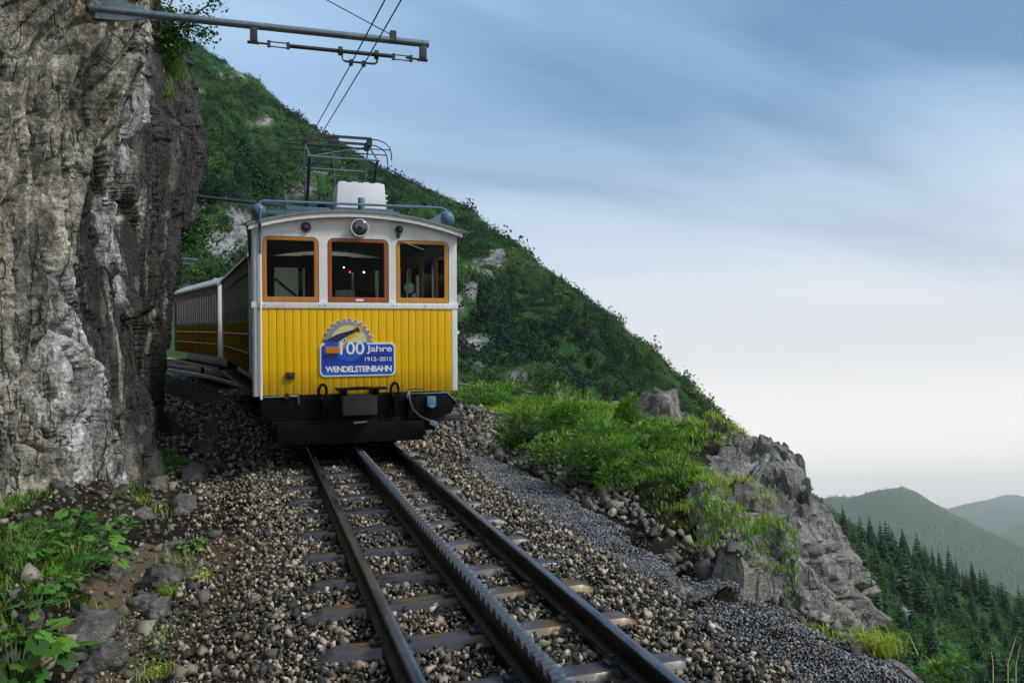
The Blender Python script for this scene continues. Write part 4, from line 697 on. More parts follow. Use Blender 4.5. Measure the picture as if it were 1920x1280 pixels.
MB().box(-1.212, 1.212, -.032, .05, 1.745, 1.815).build('belt_rail', 'white_paint', loco, bevel=.004)
for x in (-1.07, -.45, -.39, .41, .80): MB().disc((x, 1.782), .009, .007, -.038, -.032, 8).build('bolt', 'chrome', loco)
MB().box(-1.12, 1.135, .004, .05, .742, 1.744).build('front_backing', 'rubber', loco)
np_ = 25; pw = 2.252/np_
PLANK = MB().box(.0022, pw-.0022, -.018, .003, .740, 1.744).mesh('plank', 'yellow_paint', .003)
for k in range(np_): link('plank', PLANK, loco, Matrix.Translation((-1.118+k*pw, 0, 0)))
MB().box(1.1355, 1.205, -.022, .05, .742, 1.744).build('corner_post', 'white_paint', loco, bevel=.006); MB().tube([(-1.163, .012, .735), (-1.163, .012, 2.60)], .042, 14).build('corner_post', 'pipe_grey', loco)
MB().tube([(-1.112, -.045, .70), (-1.112, -.045, 2.36)], .0145, 10).build('drain_pipe', 'white_paint', loco); MB().tube([(-1.112, -.045, 2.36), (-1.112, -.05, 2.62), (-1.11, -.13, 2.70), (-1.11, -.13, 2.86), (-1.11, 0., 2.89)], .017, 10).build('drain_pipe', 'blue_grey', loco)
MB().tube([(-1.112, -.045, .725), (-.72, -.04, .728), (-.70, -.04, .72), (-.70, -.04, .64)], .009, 8).build('brake_pipe', 'galvanised', loco); MB().box(-.86, -.79, -.06, -.02, .70, .735).disc((-.825, .75), .018, .018, -.06, -.03, 8).build('valve', 'red_lens', loco)
MB().box(-1.215, -1.19, .1, .16, 1.44, 1.47).box(1.19, 1.235, .0, .05, 1.44, 1.475).build('stop_knob', 'white_paint', loco)
# roof
ro = np.linspace(-1.255, 1.275, 41); MB().prism([(x, arc(x)+.03) for x in ro]+[(x, arc(x)) for x in ro[::-1]], -.115, 4.1).build('roof', 'roof_edge', loco)
rf = np.linspace(-1.235, 1.255, 41); MB().prism([(x, arc(x)-.003) for x in rf]+[(x, arc(x)-.05) for x in rf[::-1]], -.10, .0).build('fascia', 'white_paint', loco)
MB().tube([(1.24, -.13, arc(1.24)+.03), (1.32, -.14, arc(1.3)+.01), (1.345, -.14, arc(1.3)+.04)], .008, 6).tube([(1.29, -.12, arc(1.29)), (1.27, -.1, arc(1.29)-.06)], .012, 6).build('gutter_spout', 'galvanised', loco)
# lamps
h = MB().disc((.011, 2.697), .106, .106, -.09, .0, 32).build('headlight', 'chrome', loco); hb = MB()
hb.ball((.011, -.088, 2.697), .094, 24, 12, (1, .28, 1)).build('lens', 'lamp_glass', h); MB().ball((.011, -.112, 2.70), .022, 10, 6).build('bulb', 'dark_iron', h)
h = MB().disc((-.60, 2.688), .058, .058, -.03, 0, 24).build('tail_lamp', 'dark_iron', loco); MB().ball((-.60, -.028, 2.688), .047, 18, 10, (1, .3, 1)).build('lens', 'red_lens', h)
h = MB().disc((.486, 2.697), .047, .047, -.05, 0, 20).box(.455, .50, -.012, 0, 2.60, 2.645).build('signal_lamp', 'dark_iron', loco); MB().ball((.486, -.05, 2.697), .038, 16, 8, (1, .4, 1)).build('lens', 'rubber', h)
MB().box(-.835, -.738, -.055, -.018, .93, 1.006).disc((-.787, .968), .025, .022, -.066, -.05, 10).build('socket', 'dark_iron', loco, bevel=.006)
# sides: planks below, windows above; rear wall
for s in (-1, 1):
    MB().box(*(sorted((s*1.13, s*1.18))), .06, 4.0, .742, 1.744).build('side_backing', 'rubber', loco)
    SP = MB().box(*(sorted((s*1.1805, s*1.20))), .002, .128, .742, 1.744).mesh('plank', 'yellow_paint', .003)
    for k in range(30): link('plank', SP, loco, Matrix.Translation((0, .07+k*.131, 0)))
    MB().box(*(sorted((s*1.14, s*1.208))), .06, 4., 1.747, 1.815).box(*(sorted((s*1.14, s*1.20))), .06, 4., 2.50, 2.70).build('side_rail', 'white_paint', loco)
    for y in (.10, 1.04, 1.98, 2.92, 3.9): MB().box(*(sorted((s*1.15, s*1.20))), y, y+.10, 1.816, 2.499).build('side_post', 'white_paint', loco)
    for y in (.21, 1.15, 2.09, 3.03):
        w = MB().ring([(y, 1.82), (y+.82, 1.82), (y+.82, 2.495), (y, 2.495)], [(y+.05, 1.87), (y+.77, 1.87), (y+.77, 2.45), (y+.05, 2.45)], 1.16, 1.19).build('window', 'wood_orange', loco, Matrix.Rotation(0, 4, 'Z') @ Matrix(((0, s, 0, 0), (1, 0, 0, 0), (0, 0, 1, 0), (0, 0, 0, 1)))); MB().box(y+.04, y+.78, 1.172, 1.176, 1.86, 2.46).build('pane', 'glass', w)
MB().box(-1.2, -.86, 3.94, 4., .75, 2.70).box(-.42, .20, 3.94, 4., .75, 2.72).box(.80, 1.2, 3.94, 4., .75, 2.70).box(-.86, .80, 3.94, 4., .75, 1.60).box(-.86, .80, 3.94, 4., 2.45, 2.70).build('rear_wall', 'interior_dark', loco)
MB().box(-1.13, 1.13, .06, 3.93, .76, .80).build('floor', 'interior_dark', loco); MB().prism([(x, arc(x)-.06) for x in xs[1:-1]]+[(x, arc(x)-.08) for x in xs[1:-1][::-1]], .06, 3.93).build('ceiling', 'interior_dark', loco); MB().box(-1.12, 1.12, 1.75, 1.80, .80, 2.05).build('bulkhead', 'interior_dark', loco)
MB().box(-.94, -.66, .62, .64, 1.55, 2.26).build('pale_panel', 'interior_pale', loco); MB().tube([(-.93, .60, 2.12), (-.67, .60, 1.90)], .012, 6).build('panel_bar', 'rubber', loco)  # added pale panel, stands in for the bright coach end seen through the rear
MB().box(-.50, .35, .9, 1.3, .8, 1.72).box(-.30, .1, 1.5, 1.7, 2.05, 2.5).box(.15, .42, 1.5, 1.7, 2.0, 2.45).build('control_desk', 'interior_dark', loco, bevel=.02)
MB().box(-.22, .02, .5, .52, 1.90, 1.99).build('notice', 'cream_paint', loco); MB().box(.31, .345, .7, .73, 1.82, 2.25).build('side_strip', 'white_paint', loco)
MB().ball((-.03, .6, 2.22), .012, 10, 6).build('indicator_lamp', 'lamp_red', loco); MB().ball((.145, .6, 2.22), .012, 10, 6).build('indicator_lamp', 'lamp_white', loco); MB().ball((-.105, .6, 2.275), .009, 10, 6).build('indicator_lamp', 'lamp_white', loco)
for x, y, z0, z1, rr in ((-.60, .5, 1.75, 2.25, .014), (.57, .42, 1.8, 2.26, .012), (.68, .5, 1.8, 2.26, .009), (.80, .45, 1.8, 2.18, .02), (.99, .42, 1.8, 2.3, .010)): MB().tube([(x, y, z0), (x, y, z1)], rr, 8).build('stanchion', 'box_white', loco)
MB().disc((.80, 2.05), .07, .07, .98, 1.0, 16).disc((.86, 1.93), .05, .05, .9, .92, 14).build('gauge', 'chrome', loco)
# underframe
MB().box(-1.12, 1.0, -.02, .10, .43, .737).build('buffer_beam', 'black_iron', loco, bevel=.008)
MB().prism([(.576, .726), (1.05, .726), (1.175, .60), (1.10, .47), (.94, .415), (.576, .415)], -.09, -.03).build('step_shield', 'black_iron', loco, bevel=.008); MB().tube([(.60, -.095, .722), (1.05, -.095, .722), (1.165, -.095, .61)], .008, 6).build('shield_edge', 'galvanised', loco)
MB().prism([(-.95, .16), (.76, .16), (.76, .40), (-.95, .40)], -.09, -.03).box(-1.0, .80, -.03, .2, .20, .44).build('rail_guard', 'black_iron', loco, bevel=.01)
MB().box(-.95, .95, .11, 3.9, .25, .741).build('underframe', 'black_iron', loco)
for y in (.9, 2.9):
    for s in (-1, 1):
        w = MB().disc((0, 0), .36, .36, -.05, .05, 28).build('wheel', 'black_iron', loco, Matrix.Translation((s*.53, y, .36)) @ Matrix.Rotation(R(90), 4, 'Z')); MB().disc((0, 0), .10, .08, -.07, .07, 14).build('hub', 'dark_iron', w)
MB().box(.80, 1.27, -.02, .28, .375, .415).box(.82, 1.26, .02, .06, .415, .428).box(.82, 1.26, .10, .14, .415, .428).box(.82, 1.26, .18, .22, .415, .428).build('footstep', 'dark_iron', loco, bevel=.004)
MB().box(-.30, .285, -.36, -.16, .803, .825).box(-.23, -.17, -.3, -.02, .74, .803).box(.13, .19, -.3, -.02, .74, .803).box(-.12, .08, -.34, -.2, .825, .834).build('coupling_plate', 'black_iron', loco, bevel=.006); MB().box(-.22, .178, -.26, -.02, .50, .745).build('coupling_box', 'dark_iron', loco, bevel=.012); MB().tube([(-.1, -.265, .415), (.06, -.265, .425)], .012, 6).build('coupling_pin', 'galvanised', loco)
for x in (-.43, .41):
    q = [(x+.045*math.cos(t_), -.10, .775+.085*math.sin(t_)) for t_ in np.linspace(0, 6.283, 15)]; q2 = [(x, -.10+.03*math.cos(t_), .57+.09*math.sin(t_)) for t_ in np.linspace(0, 6.283, 15)]
    MB().tube(q, .017, 6).box(x-.05, x+.05, -.09, -.02, .66, .72).tube(q2, .015, 6).build('chain_link', 'black_iron', loco)
MB().tube([(.567, -.13, .73), (.572, -.16, .66), (.61, -.18, .54), (.70, -.18, .45), (.83, -.16, .385)], .018, 10).build('cable', 'rubber', loco); MB().tube([(.565, -.12, .76), (.568, -.14, .67)], [.024, .028], 10).build('cable_plug', 'blue_light', loco); MB().box(-.05, .05, -.03, .03, -.03, .03).build('cable_plug', 'blue_light', loco, Matrix.Translation((.865, -.16, .365)) @ Matrix.Rotation(.4, 4, 'Y'), .008)
MB().tube([(.55, -.10, .765), (.65, -.12, .785), (.76, -.12, .772)], .006, 6).build('valve_handle', 'red_lens', loco); MB().box(.795, .905, -.15, -.09, .56, .688).box(.82, .88, -.16, -.14, .545, .58).build('connector_box', 'blue_light', loco, bevel=.01)
# roof gear
for s, rr in ((-1, .085), (1, .098)): MB().ball((s*1.125, .2, 2.885), rr, 18, 12).tube([(s*1.125, .2, 2.885), (s*1.125, 1.3, 2.885)], rr*.97, 18).ball((s*1.125, 1.3, 2.885), rr, 18, 12).disc((s*1.125, 2.87), .02, .02, .2-rr-.012, .2-rr+.02, 10).build('air_tank', 'blue_grey', loco)
MB().add([(1.04, .15, 2.94), (1.04, .35, 2.94), (.86, .15, 2.83), (.86, .35, 2.83), (1.06, .15, 2.82), (1.06, .35, 2.82)], [(0, 1, 3, 2), (2, 3, 5, 4), (0, 4, 5, 1), (0, 2, 4), (1, 5, 3)]).build('tank_saddle', 'blue_light', loco)
MB().tube([(-1.11, .3, 2.93), (-1.11, .3, 3.0), (-1.07, .3, 3.018), (.2, .3, 3.028), (1.09, .3, 3.028), (1.14, .3, 3.01), (1.16, .3, 2.96)], .016, 8).build('roof_pipe', 'blue_light', loco)
MB().box(-1.03, -.62, .62, .78, 2.90, 2.955).box(-.80, -.25, .70, 1.3, 2.955, 3.03).build('roof_beam', 'blue_grey', loco, bevel=.008); MB().box(-.27, .64, .45, .53, 2.915, 2.955).box(-.22, .60, .6, 1.0, 2.96, 3.0).box(-.20, .56, .8, 1.9, 3.0, 3.06).box(.60, 1.0, .6, .7, 2.84, 2.885).build('roof_frame', 'blue_grey', loco, bevel=.006)
MB().tube([(.093, .4, 2.86), (.093, .4, 3.125)], .043, 16).build('roof_post', 'blue_light', loco, bevel=.008)
bx = MB().add([(-.155, .98, 3.07), (.50, .98, 3.07), (.50, 1.75, 3.07), (-.155, 1.75, 3.07), (-.128, 1.02, 3.425), (.478, 1.02, 3.425), (.478, 1.70, 3.425), (-.128, 1.70, 3.425)], [(3, 2, 1, 0), (4, 5, 6, 7), (0, 1, 5, 4), (1, 2, 6, 5), (2, 3, 7, 6), (3, 0, 4, 7)]).build('resistor_cover', 'box_white', loco, bevel=.018)
for k in range(4): MB().box(-.10+k*.15, -.02+k*.15, 1.03, 1.69, 3.42, 3.436).build('rib', 'box_white', bx, bevel=.004)
for x in (-.06, .40): MB().box(x-.05, x+.05, .965, .985, 3.085, 3.10).build('label_strip', 'sign_white', bx)
for z in (3.28, 3.21): MB().ball((.515, 1.1, z), .016, 10, 6).build('knob', 'box_white', bx)
# pantograph
pan = MB().box(-.52, -.44, 1.9, 3.1, 3.16, 3.2).box(.44, .52, 1.9, 3.1, 3.16, 3.2).box(-.52, .52, 1.9, 1.96, 3.165, 3.205).box(-.52, .52, 3.04, 3.1, 3.165, 3.205).build('pantograph', 'pantograph_steel', loco)
for x in (-.48, .48):
    for y in (1.95, 3.05): MB().tube([(x, y, 2.80), (x, y, 2.86), (x, y, 2.9), (x, y, 2.96), (x, y, 3.0), (x, y, 3.06), (x, y, 3.16)], [.05, .035, .055, .035, .055, .035, .03], 12).build('insulator', 'dark_iron', pan)
MB().tube([(-.27, 1.75, 3.05), (-.27, 1.75, 3.14), (-.27, 1.75, 3.18), (-.27, 1.75, 3.26), (-.27, 1.75, 3.30)], [.10, .10, .06, .09, .03], 14).tube([(-.30, 1.75, 3.3), (-.30, 1.75, 3.36), (-.24, 1.75, 3.37), (-.24, 1.75, 3.3)], .022, 8).build('lightning_arrester', 'dark_iron', pan)
for y, kn, th in ((2.4, 1.9, .022), (2.6, 3.2, .012)):
    zk = 3.915 if kn < 2 else 4.0
    for s in (-1, 1):
        MB().tube([(s*.46+.02, y, 3.2), (s*.47+.05, kn, zk)], [th*1.2, th], 8).build('lower_arm', 'pantograph_steel', pan); MB().tube([(s*.47+.05, kn, zk), (s*.47+.0, 2.48, 4.255)], .012, 8).build('upper_arm', 'galvanised', pan)
    MB().tube([(-.50+.05, kn, zk), (.50+.05, kn, zk)], .013, 8).build('cross_bar', 'galvanised', pan); MB().tube([(-.44, kn, zk), (.45, 2.48, 4.23)], .006, 6).build('brace', 'galvanised', pan)
MB().tube([(0, 2.5, 3.22), (.0, 2.9, 4.1)], .008, 6).build('control_rod', 'galvanised', pan)
for y, z in ((2.35, 4.325), (2.72, 4.325)):
    c_ = MB().box(-.49, .50, y-.03, y+.03, z-.018, z+.012).build('collector_strip', 'pantograph_steel', pan)
    for s in (-1, 1):
        q = [(s*.47, y, z-.005), (s*.60, y, z-.012), (s*.70, y, z-.045), (s*.77, y, z-.11), (s*.795, y, z-.20), (s*.80, y, z-.30)]; MB().tube(q, .0095, 8).build('horn', 'pantograph_steel', pan)
    MB().tube([(-.78, y, z-.15), (.79, y, z-.15)], .0085, 6).build('horn_bar', 'pantograph_steel', pan)
MB().box(-.10, .02, 2.33, 2.74, 4.24, 4.30).box(-.50, -.43, 2.33, 2.74, 4.22, 4.31).box(.44, .51, 2.33, 2.74, 4.22, 4.31).tube([(-.47, 2.5, 4.2), (.48, 2.5, 4.2)], .014, 8).build('collector_carrier', 'pantograph_steel', pan)
# anniversary sign on the front
t = NT('sign_plate'); sp = t.n('ShaderNodeSeparateXYZ'); t.l(t.co(), sp.inputs[0]); mr = t.n('ShaderNodeMapRange'); t.l(sp.outputs[2], mr.inputs[0]); mr.inputs[1].default_value = .95; mr.inputs[2].default_value = 1.33; t.set(t.ramp(mr.outputs[0], [(0, (.015, .16, .62)), (.22, (.01, .06, .42)), (.6, (.012, .03, .30)), (1, (.012, .09, .55))]), .3)
sg = MB().prism(rrect(-.455, .430, .945, 1.338, .055), -.034, -.019).build('sign', 'sign_white', loco)
MB().prism(rrect(-.438, .413, .962, 1.321, .045), -.0365, -.034).build('plate', 'sign_plate', sg)
def clipz(pl, z0, above=True):
    o = []
    for (x0, a0), (x1, a1) in zip(pl, pl[1:]+pl[:1]):
        i0, i1 = (a0 >= z0) == above, (a1 >= z0) == above
        if i0: o.append((x0, a0))
        if i0 != i1: q = (z0-a0)/(a1-a0); o.append((x0+(x1-x0)*q, z0))
    return o
gc = (-.122, 1.335); g_ = []; NTH = 26
for k in range(NTH):
    for da, rr in ((-.30, .262), (-.20, .290), (.20, .290), (.30, .262)): an = 2*math.pi*(k+da)/NTH+.05; g_.append((gc[0]+rr*math.cos(an), gc[1]+rr*math.sin(an)))
MB().prism(clipz(g_, 1.338), -.0345, -.0312).build('gear_wheel', 'sign_steel', sg)
g2 = [(gc[0]+(x-gc[0])*1.022, gc[1]+(z-gc[1])*1.022) for x, z in g_]; MB().prism(clipz(g2, 1.339), -.030, -.019).build('gear_rim', 'sign_white', sg)
ci = [(gc[0]+.212*math.cos(2*math.pi*k/48), gc[1]+.212*math.sin(2*math.pi*k/48)) for k in range(48)]
MB().prism(clipz(ci, 1.345), -.0380, -.0352).build('sky_disc', 'sign_sky', sg); MB().prism(clipz(ci, 1.345, False), -.0380, -.0352).build('lake_disc', 'sign_blue', sg)
def sp_(x, y): return (-.453+((580+x/6.4)-600)*.00625, 1.337-((580+y/6.4)-643)*.00643)
for nm, m, pl, yy in (('portal', 'sign_yellow', [(525, 205), (628, 205), (628, 285), (525, 262)], -.0390), ('portal_arch', 'sign_dark', [(540, 262), (545, 230), (570, 216), (595, 230), (600, 282)], -.0400), ('train_shadow', 'sign_dark', [(160, 575), (200, 520), (345, 520), (330, 570)], -.0390), ('train_roof', 'sign_dark', [(188, 372), (330, 300), (545, 238), (572, 268), (440, 330), (345, 392), (188, 385)], -.0402), ('train_windows', 'sign_blue', [(190, 380), (345, 388), (345, 445), (190, 440)], -.0402), ('train_front', 'sign_orange', [(190, 440), (345, 445), (345, 520), (200, 518)], -.0402), ('train_side', 'sign_white', [(347, 390), (430, 332), (430, 405), (347, 450)], -.0402), ('train_side_lower', 'sign_orange', [(347, 450), (430, 405), (430, 440), (385, 490), (347, 515)], -.0402), ('second_coach', 'sign_yellow', [(440, 328), (568, 268), (575, 292), (440, 395)], -.0402)):
    MB().prism([sp_(*q) for q in pl][::-1], yy, yy+.0015).build(nm, m, sg)
for k in range(3): MB().prism([sp_(*q) for q in ((355+k*26, 395-k*18), (370+k*26, 385-k*18), (370+k*26, 425-k*14), (355+k*26, 433-k*14))][::-1], -.0412, -.0402).build('coach_window', 'sign_dark', sg)
for k in range(2): MB().prism([sp_(*q) for q in ((228+k*52, 384), (234+k*52, 384), (234+k*52, 440), (228+k*52, 440))][::-1], -.0412, -.0402).build('window_bar', 'sign_dark', sg)
for txt, x0, x1, y0, y1, bold, sh in (('100', 362, 655, 388, 540, .012, 0), ('Jahre', 680, 990, 432, 532, .014, 0), ('1912\u20132012', 660, 988, 570, 620, .012, 0), ('WENDELSTEINBAHN', 188, 985, 672, 745, .035, .0)):
    me = text_mesh(txt, 1, 'lettering', 'sign_white', bold, sh, .95 if bold < .03 else .90); co = np.zeros(len(me.vertices)*3); me.vertices.foreach_get('co', co); co = co.reshape(-1, 3); lo, hi = co.min(0), co.max(0); (X0, Zt), (X1, Zb) = sp_(x0, y0), sp_(x1, y1)
    nx = X0+(co[:, 0]-lo[0])/(hi[0]-lo[0])*(X1-X0); nz_ = Zb+(co[:, 1]-lo[1])/(hi[1]-lo[1])*(Zt-Zb); ny = np.where(co[:, 2] > 0, -.0440, -.0405); me.vertices.foreach_set('co', np.stack([nx, ny, nz_], 1).ravel()); me.update(); link('lettering', me, sg)

# ------------------------------------------------------------------ coaches
def coach(a, b, rz, label, n=21, Lc=7.65):
    r = empty('passenger_coach', TM(a, b, 0, rz), label, 'train'); w = 1.2; ez = 2.70
    def rc(x): return 3.06-.36*(abs(x)/1.26)**2.6
    x_ = np.linspace(-1.26, 1.26, 41); rf_ = MB().prism([(x, rc(x)+.03) for x in x_]+[(x, rc(x)-.02) for x in x_[::-1]], -.12, Lc+.12).build('roof', 'roof_grey', r); MB().tube([(-.3, 2.2, 3.02), (-.3, 2.2, 3.17)], .06, 10).tube([(-.3, 5.2, 3.02), (-.3, 5.2, 3.17)], .06, 10).build('roof_vent', 'roof_grey', rf_)
    for y in (0, Lc-.05): MB().prism([(x, rc(x)-.021) for x in x_[1:-1]]+[(1.17, .78), (-1.17, .78)], y, y+.05).build('end_wall', 'cream_paint', r)
    for y in (-.02, Lc-.04):
        MB().prism([(x, rc(x)-.022) for x in x_]+[(x*.93, rc(x)-.13) for x in x_[::-1]], y, y+.04).build('end_arch', 'white_paint', r)
        for s in (-1, 1): MB().box(*sorted((s*1.14, s*1.225)), y-.015, y+.075, .76, 2.66).build('corner_post', 'white_paint', r, bevel=.01)
    MB().box(-1.1, 1.1, .06, Lc-.06, .72, .80).build('floor', 'interior_dark', r); MB().box(-.9, .9, .5, Lc-.5, .30, .719).build('underframe', 'black_iron', r); MB().box(-1.22, -.9, .05, Lc-.05, .42, .47).box(.9, 1.22, .05, Lc-.05, .42, .47).build('footboard', 'black_iron', r)
    for y in (1.2, Lc-1.2):
        for s in (-1, 1): MB().disc((0, 0), .34, .34, -.05, .05, 24).build('wheel', 'black_iron', r, Matrix.Translation((s*.53, y, .34)) @ Matrix.Rotation(R(90), 4, 'Z'))
    pw_ = (Lc-.12)/n
    for s in (-1, 1):
        MB().box(*sorted((s*1.12, s*1.185)), .06, Lc-.06, 1.64, 1.70).box(*sorted((s*1.12, s*1.20)), .06, Lc-.06, 2.46, 2.71).build('side_rail', 'cream_paint', r)
        pm = MB().box(*sorted((s*1.13, s*1.178)), 0, pw_*.46, 1.70, 2.46).mesh('side_post', 'cream_paint', .003); gm_ = MB().box(*sorted((s*1.168, s*1.172)), pw_*.46, pw_, 1.70, 2.46).mesh('pane', 'coach_glass'); km = MB().box(*sorted((s*1.165, s*1.192)), .004, pw_/2-.004, .76, 1.64).mesh('plank', 'varnish_yellow', .004); hm = MB().tube([(s*1.20, .0, 1.62), (s*1.235, 0, 1.64), (s*1.235, 0, 1.86), (s*1.20, 0, 1.88)], .009, 6).mesh('handrail', 'galvanised')
        MB().box(*sorted((s*1.12, s*1.1648)), .06, Lc-.06, .76, 1.639).build('side_backing', 'rubber', r)
        for k in range(n):
            link('side_post', pm, r, Matrix.Translation((0, .06+k*pw_, 0))); link('pane', gm_, r, Matrix.Translation((0, .06+k*pw_, 0)))
            for j in (0, .5): link('plank', km, r, Matrix.Translation((0, .06+(k+j)*pw_, 0)))
            if k % 3 == 1: link('handrail', hm, r, Matrix.Translation((0, .06+(k+.2)*pw_, 0)))
        MB().tube([(s*1.215, .3, 1.42), (s*1.215, Lc-.3, 1.42)], .010, 6).tube([(s*1.215, .3, 1.10), (s*1.215, Lc-.3, 1.10)], .008, 6).build('side_bar', 'dark_iron', r)
    MB().box(-1.0, 1.0, 3.6, 3.66, .8, 2.4).build('partition', 'interior_dark', r)
    for k in range(6): MB().box(-1.05, 1.05, .8+k*1.15, .86+k*1.15, .8, 1.75).build('seat_back', 'interior_dark', r)
coach(-.035, 13.78, R(5.2), 'cream and yellow coach coupled directly behind the locomotive'); coach(-.89, 22.68, R(13.3), 'cream and yellow coach at the back, half hidden by the cliff')

# ------------------------------------------------------------------ overhead line
def BP(x, y, b):
    d = ray(x, y); p = CAMP+d*(b/(d@Va)); return (p@La, b, p@Na)
cq = CV.reshape(-1, 3); m_ = np.abs(cq[:, 1]-8.1)+np.abs(cq[:, 2]-4.44) < .12; ca_ = float(cq[m_, 0].max())+2.4 if m_.any() else -.4
br = empty('catenary_bracket', TM(-2.4, 8.1, 4.44), 'long grey tube bracket reaching from the cliff over the track', 'bracket')
MB().tube([(ca_-.25, 0, .0), (2.96, 0, .012)], .036, 14).build('tube', 'galvanised', br); MB().prism([(ca_-.2, -.09), (ca_+.04, -.085), (ca_+.24, -.036), (ca_+.24, .036), (ca_+.04, .10), (ca_-.2, .11)], -.012, .012).build('wall_plate', 'galvanised', br)
for x in (1.235, 2.90): MB().box(x-.035, x+.035, -.035, .035, -.15, -.02).box(x-.06, x+.05, -.03, .03, -.165, -.15).build('hanger', 'dark_iron', br, bevel=.006)
MB().tube([(1.24, 0, -.155), (1.38, 0, -.158)], .010, 6).tube([(1.55, 0, -.155), (2.60, 0, -.150)], .020, 10).tube([(2.72, 0, -.15), (2.88, 0, -.155)], .010, 6).build('cross_rod', 'dark_iron', br)
for x in (1.38, 2.60):
    MB().tube([(x, 0, -.132), (x+.17, 0, -.132)], .006, 6).tube([(x, 0, -.178), (x+.17, 0, -.178)], .006, 6).box(x-.02, x+.01, -.02, .02, -.185, -.125).box(x+.16, x+.19, -.02, .02, -.185, -.125).build('turnbuckle', 'dark_iron', br)
for x in (2.06, 2.42): MB().disc((x, -.152), .045, .045, -.02, .02, 12).build('insulator', 'dark_iron', br, Matrix.Translation((x, 0, 0)) @ Matrix.Rotation(R(90), 4, 'Z') @ Matrix.Translation((-x, 0, 0)))
MB().tube([(2.075, 0, -.16), (2.085, 0, -.235), (2.11, 0, -.25), (2.40, 0, -.245), (2.425, 0, -.23), (2.43, 0, -.15)], .011, 8).build('clamp_bow', 'dark_iron', br)
for x in (2.165, 2.29): MB().box(x-.018, x+.018, -.03, .03, -.285, -.23).build('wire_clamp', 'dark_iron', br, bevel=.005)
MB().box(2.56, 2.62, -.04, .04, .0, .10).build('guy_clamp', 'dark_iron', br)
for n_, (dx, lb) in enumerate(((-.235, 'left of the two contact wires running to the pantograph'), (-.110, 'right of the two contact wires running to the pantograph'))):
    o = MB().tube([(dx+.55, -2, 4.30), (dx+.22, 4, 4.215), (dx, 8.1, 4.172), (dx-.13, 12, 4.335), (dx-.15, 14, 4.40), (dx-.6, 22, 4.6), (dx-1.6, 30, 4.5)], .0062, 6).build('contact_wire', 'wire_metal', None, MT); tag(o, lb, 'wire', 'contact wires')
o = MB().tube([(.19, 8.1, 4.50), BP(612, 0, 8.6), BP(560, -32, 8.9), BP(200, -240, 11)], .005, 6).build('guy_wire', 'wire_metal', None, MT); tag(o, 'thin guy wire rising from the bracket end to the upper left', 'wire')
p0, p1 = BP(330, 363, 16.5), BP(562, 389, 16.5); b2 = empty('catenary_bracket', TM(*p0), 'thin dark bracket tube behind the locomotive roof', 'bracket'); q = (p1[0]-p0[0], 0, p1[2]-p0[2]); MB().tube([(-.6, 0, .03), q], .033, 10).build('tube', 'dark_iron', b2); MB().tube([(.9, 0, -.14), (1.6, 0, -.17)], .012, 6).tube([(.9, 0, -.14), (.9, 0, 0)], .012, 6).build('cross_rod', 'galvanised', b2)
p0, p1 = BP(300, 480, 24), BP(372, 488, 24); b2 = empty('catenary_bracket', TM(*p0), 'far bracket tube just showing beyond the cliff', 'bracket'); q = (p1[0]-p0[0], 0, p1[2]-p0[2]); MB().tube([(-.9, 0, .08), q], .03, 8).tube([(.2, 0, -.16), (q[0]*.92, 0, q[2]-.13)], .02, 8).build('tube', 'galvanised', b2)
o = MB().tube([BP(345, 300, 18), BP(430, 345, 16), BP(520, 375, 14.5)], .006, 5).build('feeder_wire', 'wire_metal', None, MT); tag(o, 'thin feeder wire sloping down behind the locomotive roof', 'wire')

# ------------------------------------------------------------------ growth on the cliff
cw = Wn(CV.reshape(-1, 3)); cx, cy, cz = pix(cw)
def on_cliff(x, y):
    d = np.hypot(cx-x, cy-y); m = np.where(d < 6)[0]; i = m[np.argmin(cz[m])] if len(m) else np.argmin(d); return CV.reshape(-1, 3)[i]
def leafcloud(rng, centres, rads, n, ls):
    i = rng.integers(0, len(centres), n); u = rng.normal(size=(n, 3)); p = np.array(centres)[i]+u*np.array(rads)[i][:, None]*.5; nn = rng.normal(size=(n, 3))+np.array([0, 0, .8]); nn /= np.linalg.norm(nn, axis=1)[:, None]; t1 = np.cross(nn, rng.normal(size=(n, 3))); t1 /= np.linalg.norm(t1, axis=1)[:, None]; t2 = np.cross(nn, t1); s = rng.uniform(.6, 1.2, n)[:, None]*ls
    v = np.stack([p-t1*s, p+t2*s*.55, p+t1*s, p-t2*s*.55], 1).reshape(-1, 3); return npmesh('crown', v, np.arange(n*4).reshape(-1, 4), 'shrub_needles', False, {'var': np.repeat(np.clip(rng.uniform(.0, .55, n), 0, 1), 4)})
def cliff_tree(base, limbs, n, ls, label, rad, thick=.03):
    b0 = np.array(base); r = empty('cliff_tree', TM(*base), label, 'tree'); m = MB(); cs = []; rs = []
    for L_ in limbs:
        q = [np.zeros(3)]+[np.array(p)-b0 for p in L_]; m.tube(q, list(np.linspace(thick, thick*.2, len(q))), 6)
        for k in range(1, len(q)):
            for f_ in np.linspace(.2, 1, 4):
                c = q[k-1]+(q[k]-q[k-1])*f_+RNG.normal(size=3)*rad*.5; cs.append(c); rs.append(rad*random.uniform(.6, 1.1)); m.tube([q[k-1]+(q[k]-q[k-1])*f_, c], [thick*.25, thick*.1], 4)
    m.build('trunk', 'bark', r); link('crown', leafcloud(RNG, cs, rs, n, ls), r)
bb = on_cliff(318, 85)[1]; B1 = float(bb)
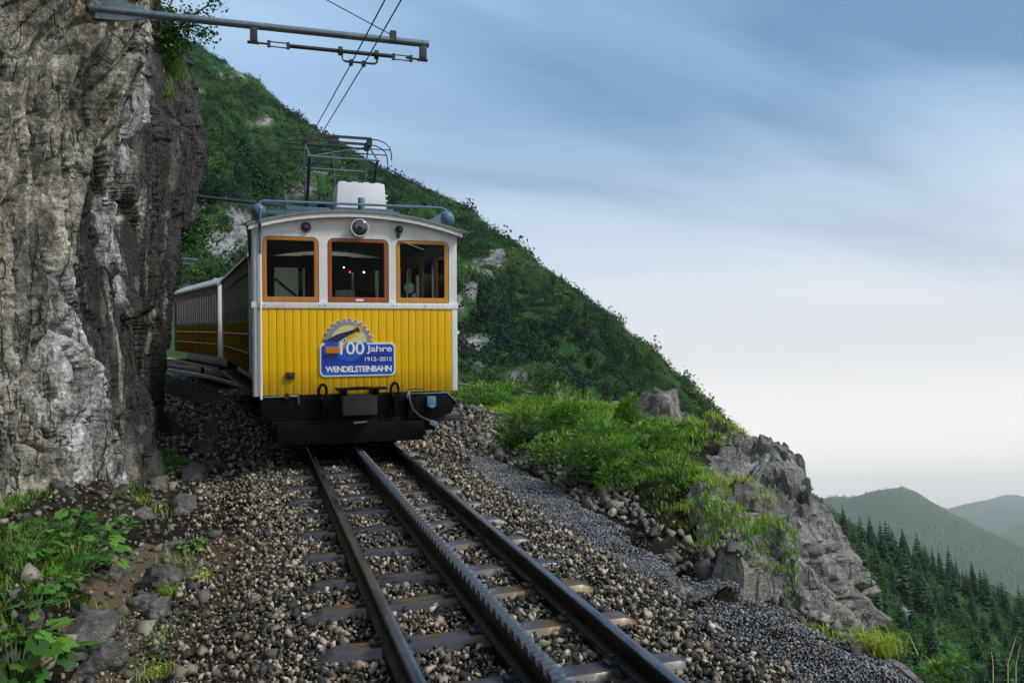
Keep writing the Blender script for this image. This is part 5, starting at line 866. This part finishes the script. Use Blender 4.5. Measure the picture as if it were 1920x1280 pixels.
cliff_tree(BP(306, 92, B1), [[BP(330, 60, B1), BP(352, 35, B1), BP(388, 12, B1), BP(402, -12, B1+.2)], [BP(340, 52, B1-.1), BP(372, 48, B1-.2), BP(404, 62, B1-.2)], [BP(310, 50, B1+.1), BP(318, 10, B1+.2), BP(345, -40, B1+.2)], [BP(298, 40, B1), BP(300, 0, B1), BP(300, -60, B1)], [BP(325, 70, B1), BP(340, 78, B1)]], 2200, .032, 'small leafy tree leaning out from the top of the cliff', .16)
cliff_tree(BP(322, 460, 16.5), [[BP(345, 420, 16.6), BP(360, 385, 16.6)], [BP(350, 430, 16.4), BP(385, 430, 16.4), BP(402, 438, 16.4)], [BP(355, 445, 16.5), BP(378, 470, 16.5)], [BP(340, 400, 16.5), BP(375, 405, 16.5)]], 1500, .045, 'bright leafy bush growing from the cliff behind the locomotive', .22, .02)
for x, y, n, h, lb in ((332, 128, 260, .16, 'upper green grass cushion hanging on the cliff edge'), (322, 175, 160, .10, 'lower green grass cushion on the cliff'), (345, 150, 160, .12, 'green grass beside the upper cushion on the cliff edge')):
    p = on_cliff(x, y); u = RNG.normal(size=(n, 3))*np.array([.04, .10, .10]); v, f, vr = blades(u, RNG.uniform(.5, 1.1, n)*h, RNG.uniform(.003, .006, n), 1.4, np.clip(.4+RNG.normal(size=n)*.15, 0, 1)); tag(link('grass_cushion', npmesh('grass_cushion', v, f, 'grass_blades', False, {'var': vr}), None, TM(*p)), lb, 'grass', 'grass cushions on the cliff', 'stuff')

# ------------------------------------------------------------------ haze
zt = max(PA[..., 2].max(), CAMP[2])+12
t = NT('haze_air'); t.t.nodes.remove(t.b); pv = t.n('ShaderNodeVolumePrincipled'); pv.inputs['Color'].default_value = (.95, .98, 1., 1); pv.inputs['Density'].default_value = .00012; pv.inputs['Anisotropy'].default_value = .82; t.l(pv.outputs[0], t.t.nodes['Material Output'].inputs['Volume'])
hz = MB().box(-10000, 10000, -10000, 10000, -720, float(zt)).build('haze', 'haze_air'); tag(hz, 'thin pale mountain haze filling the valley air', 'haze', kind='stuff')
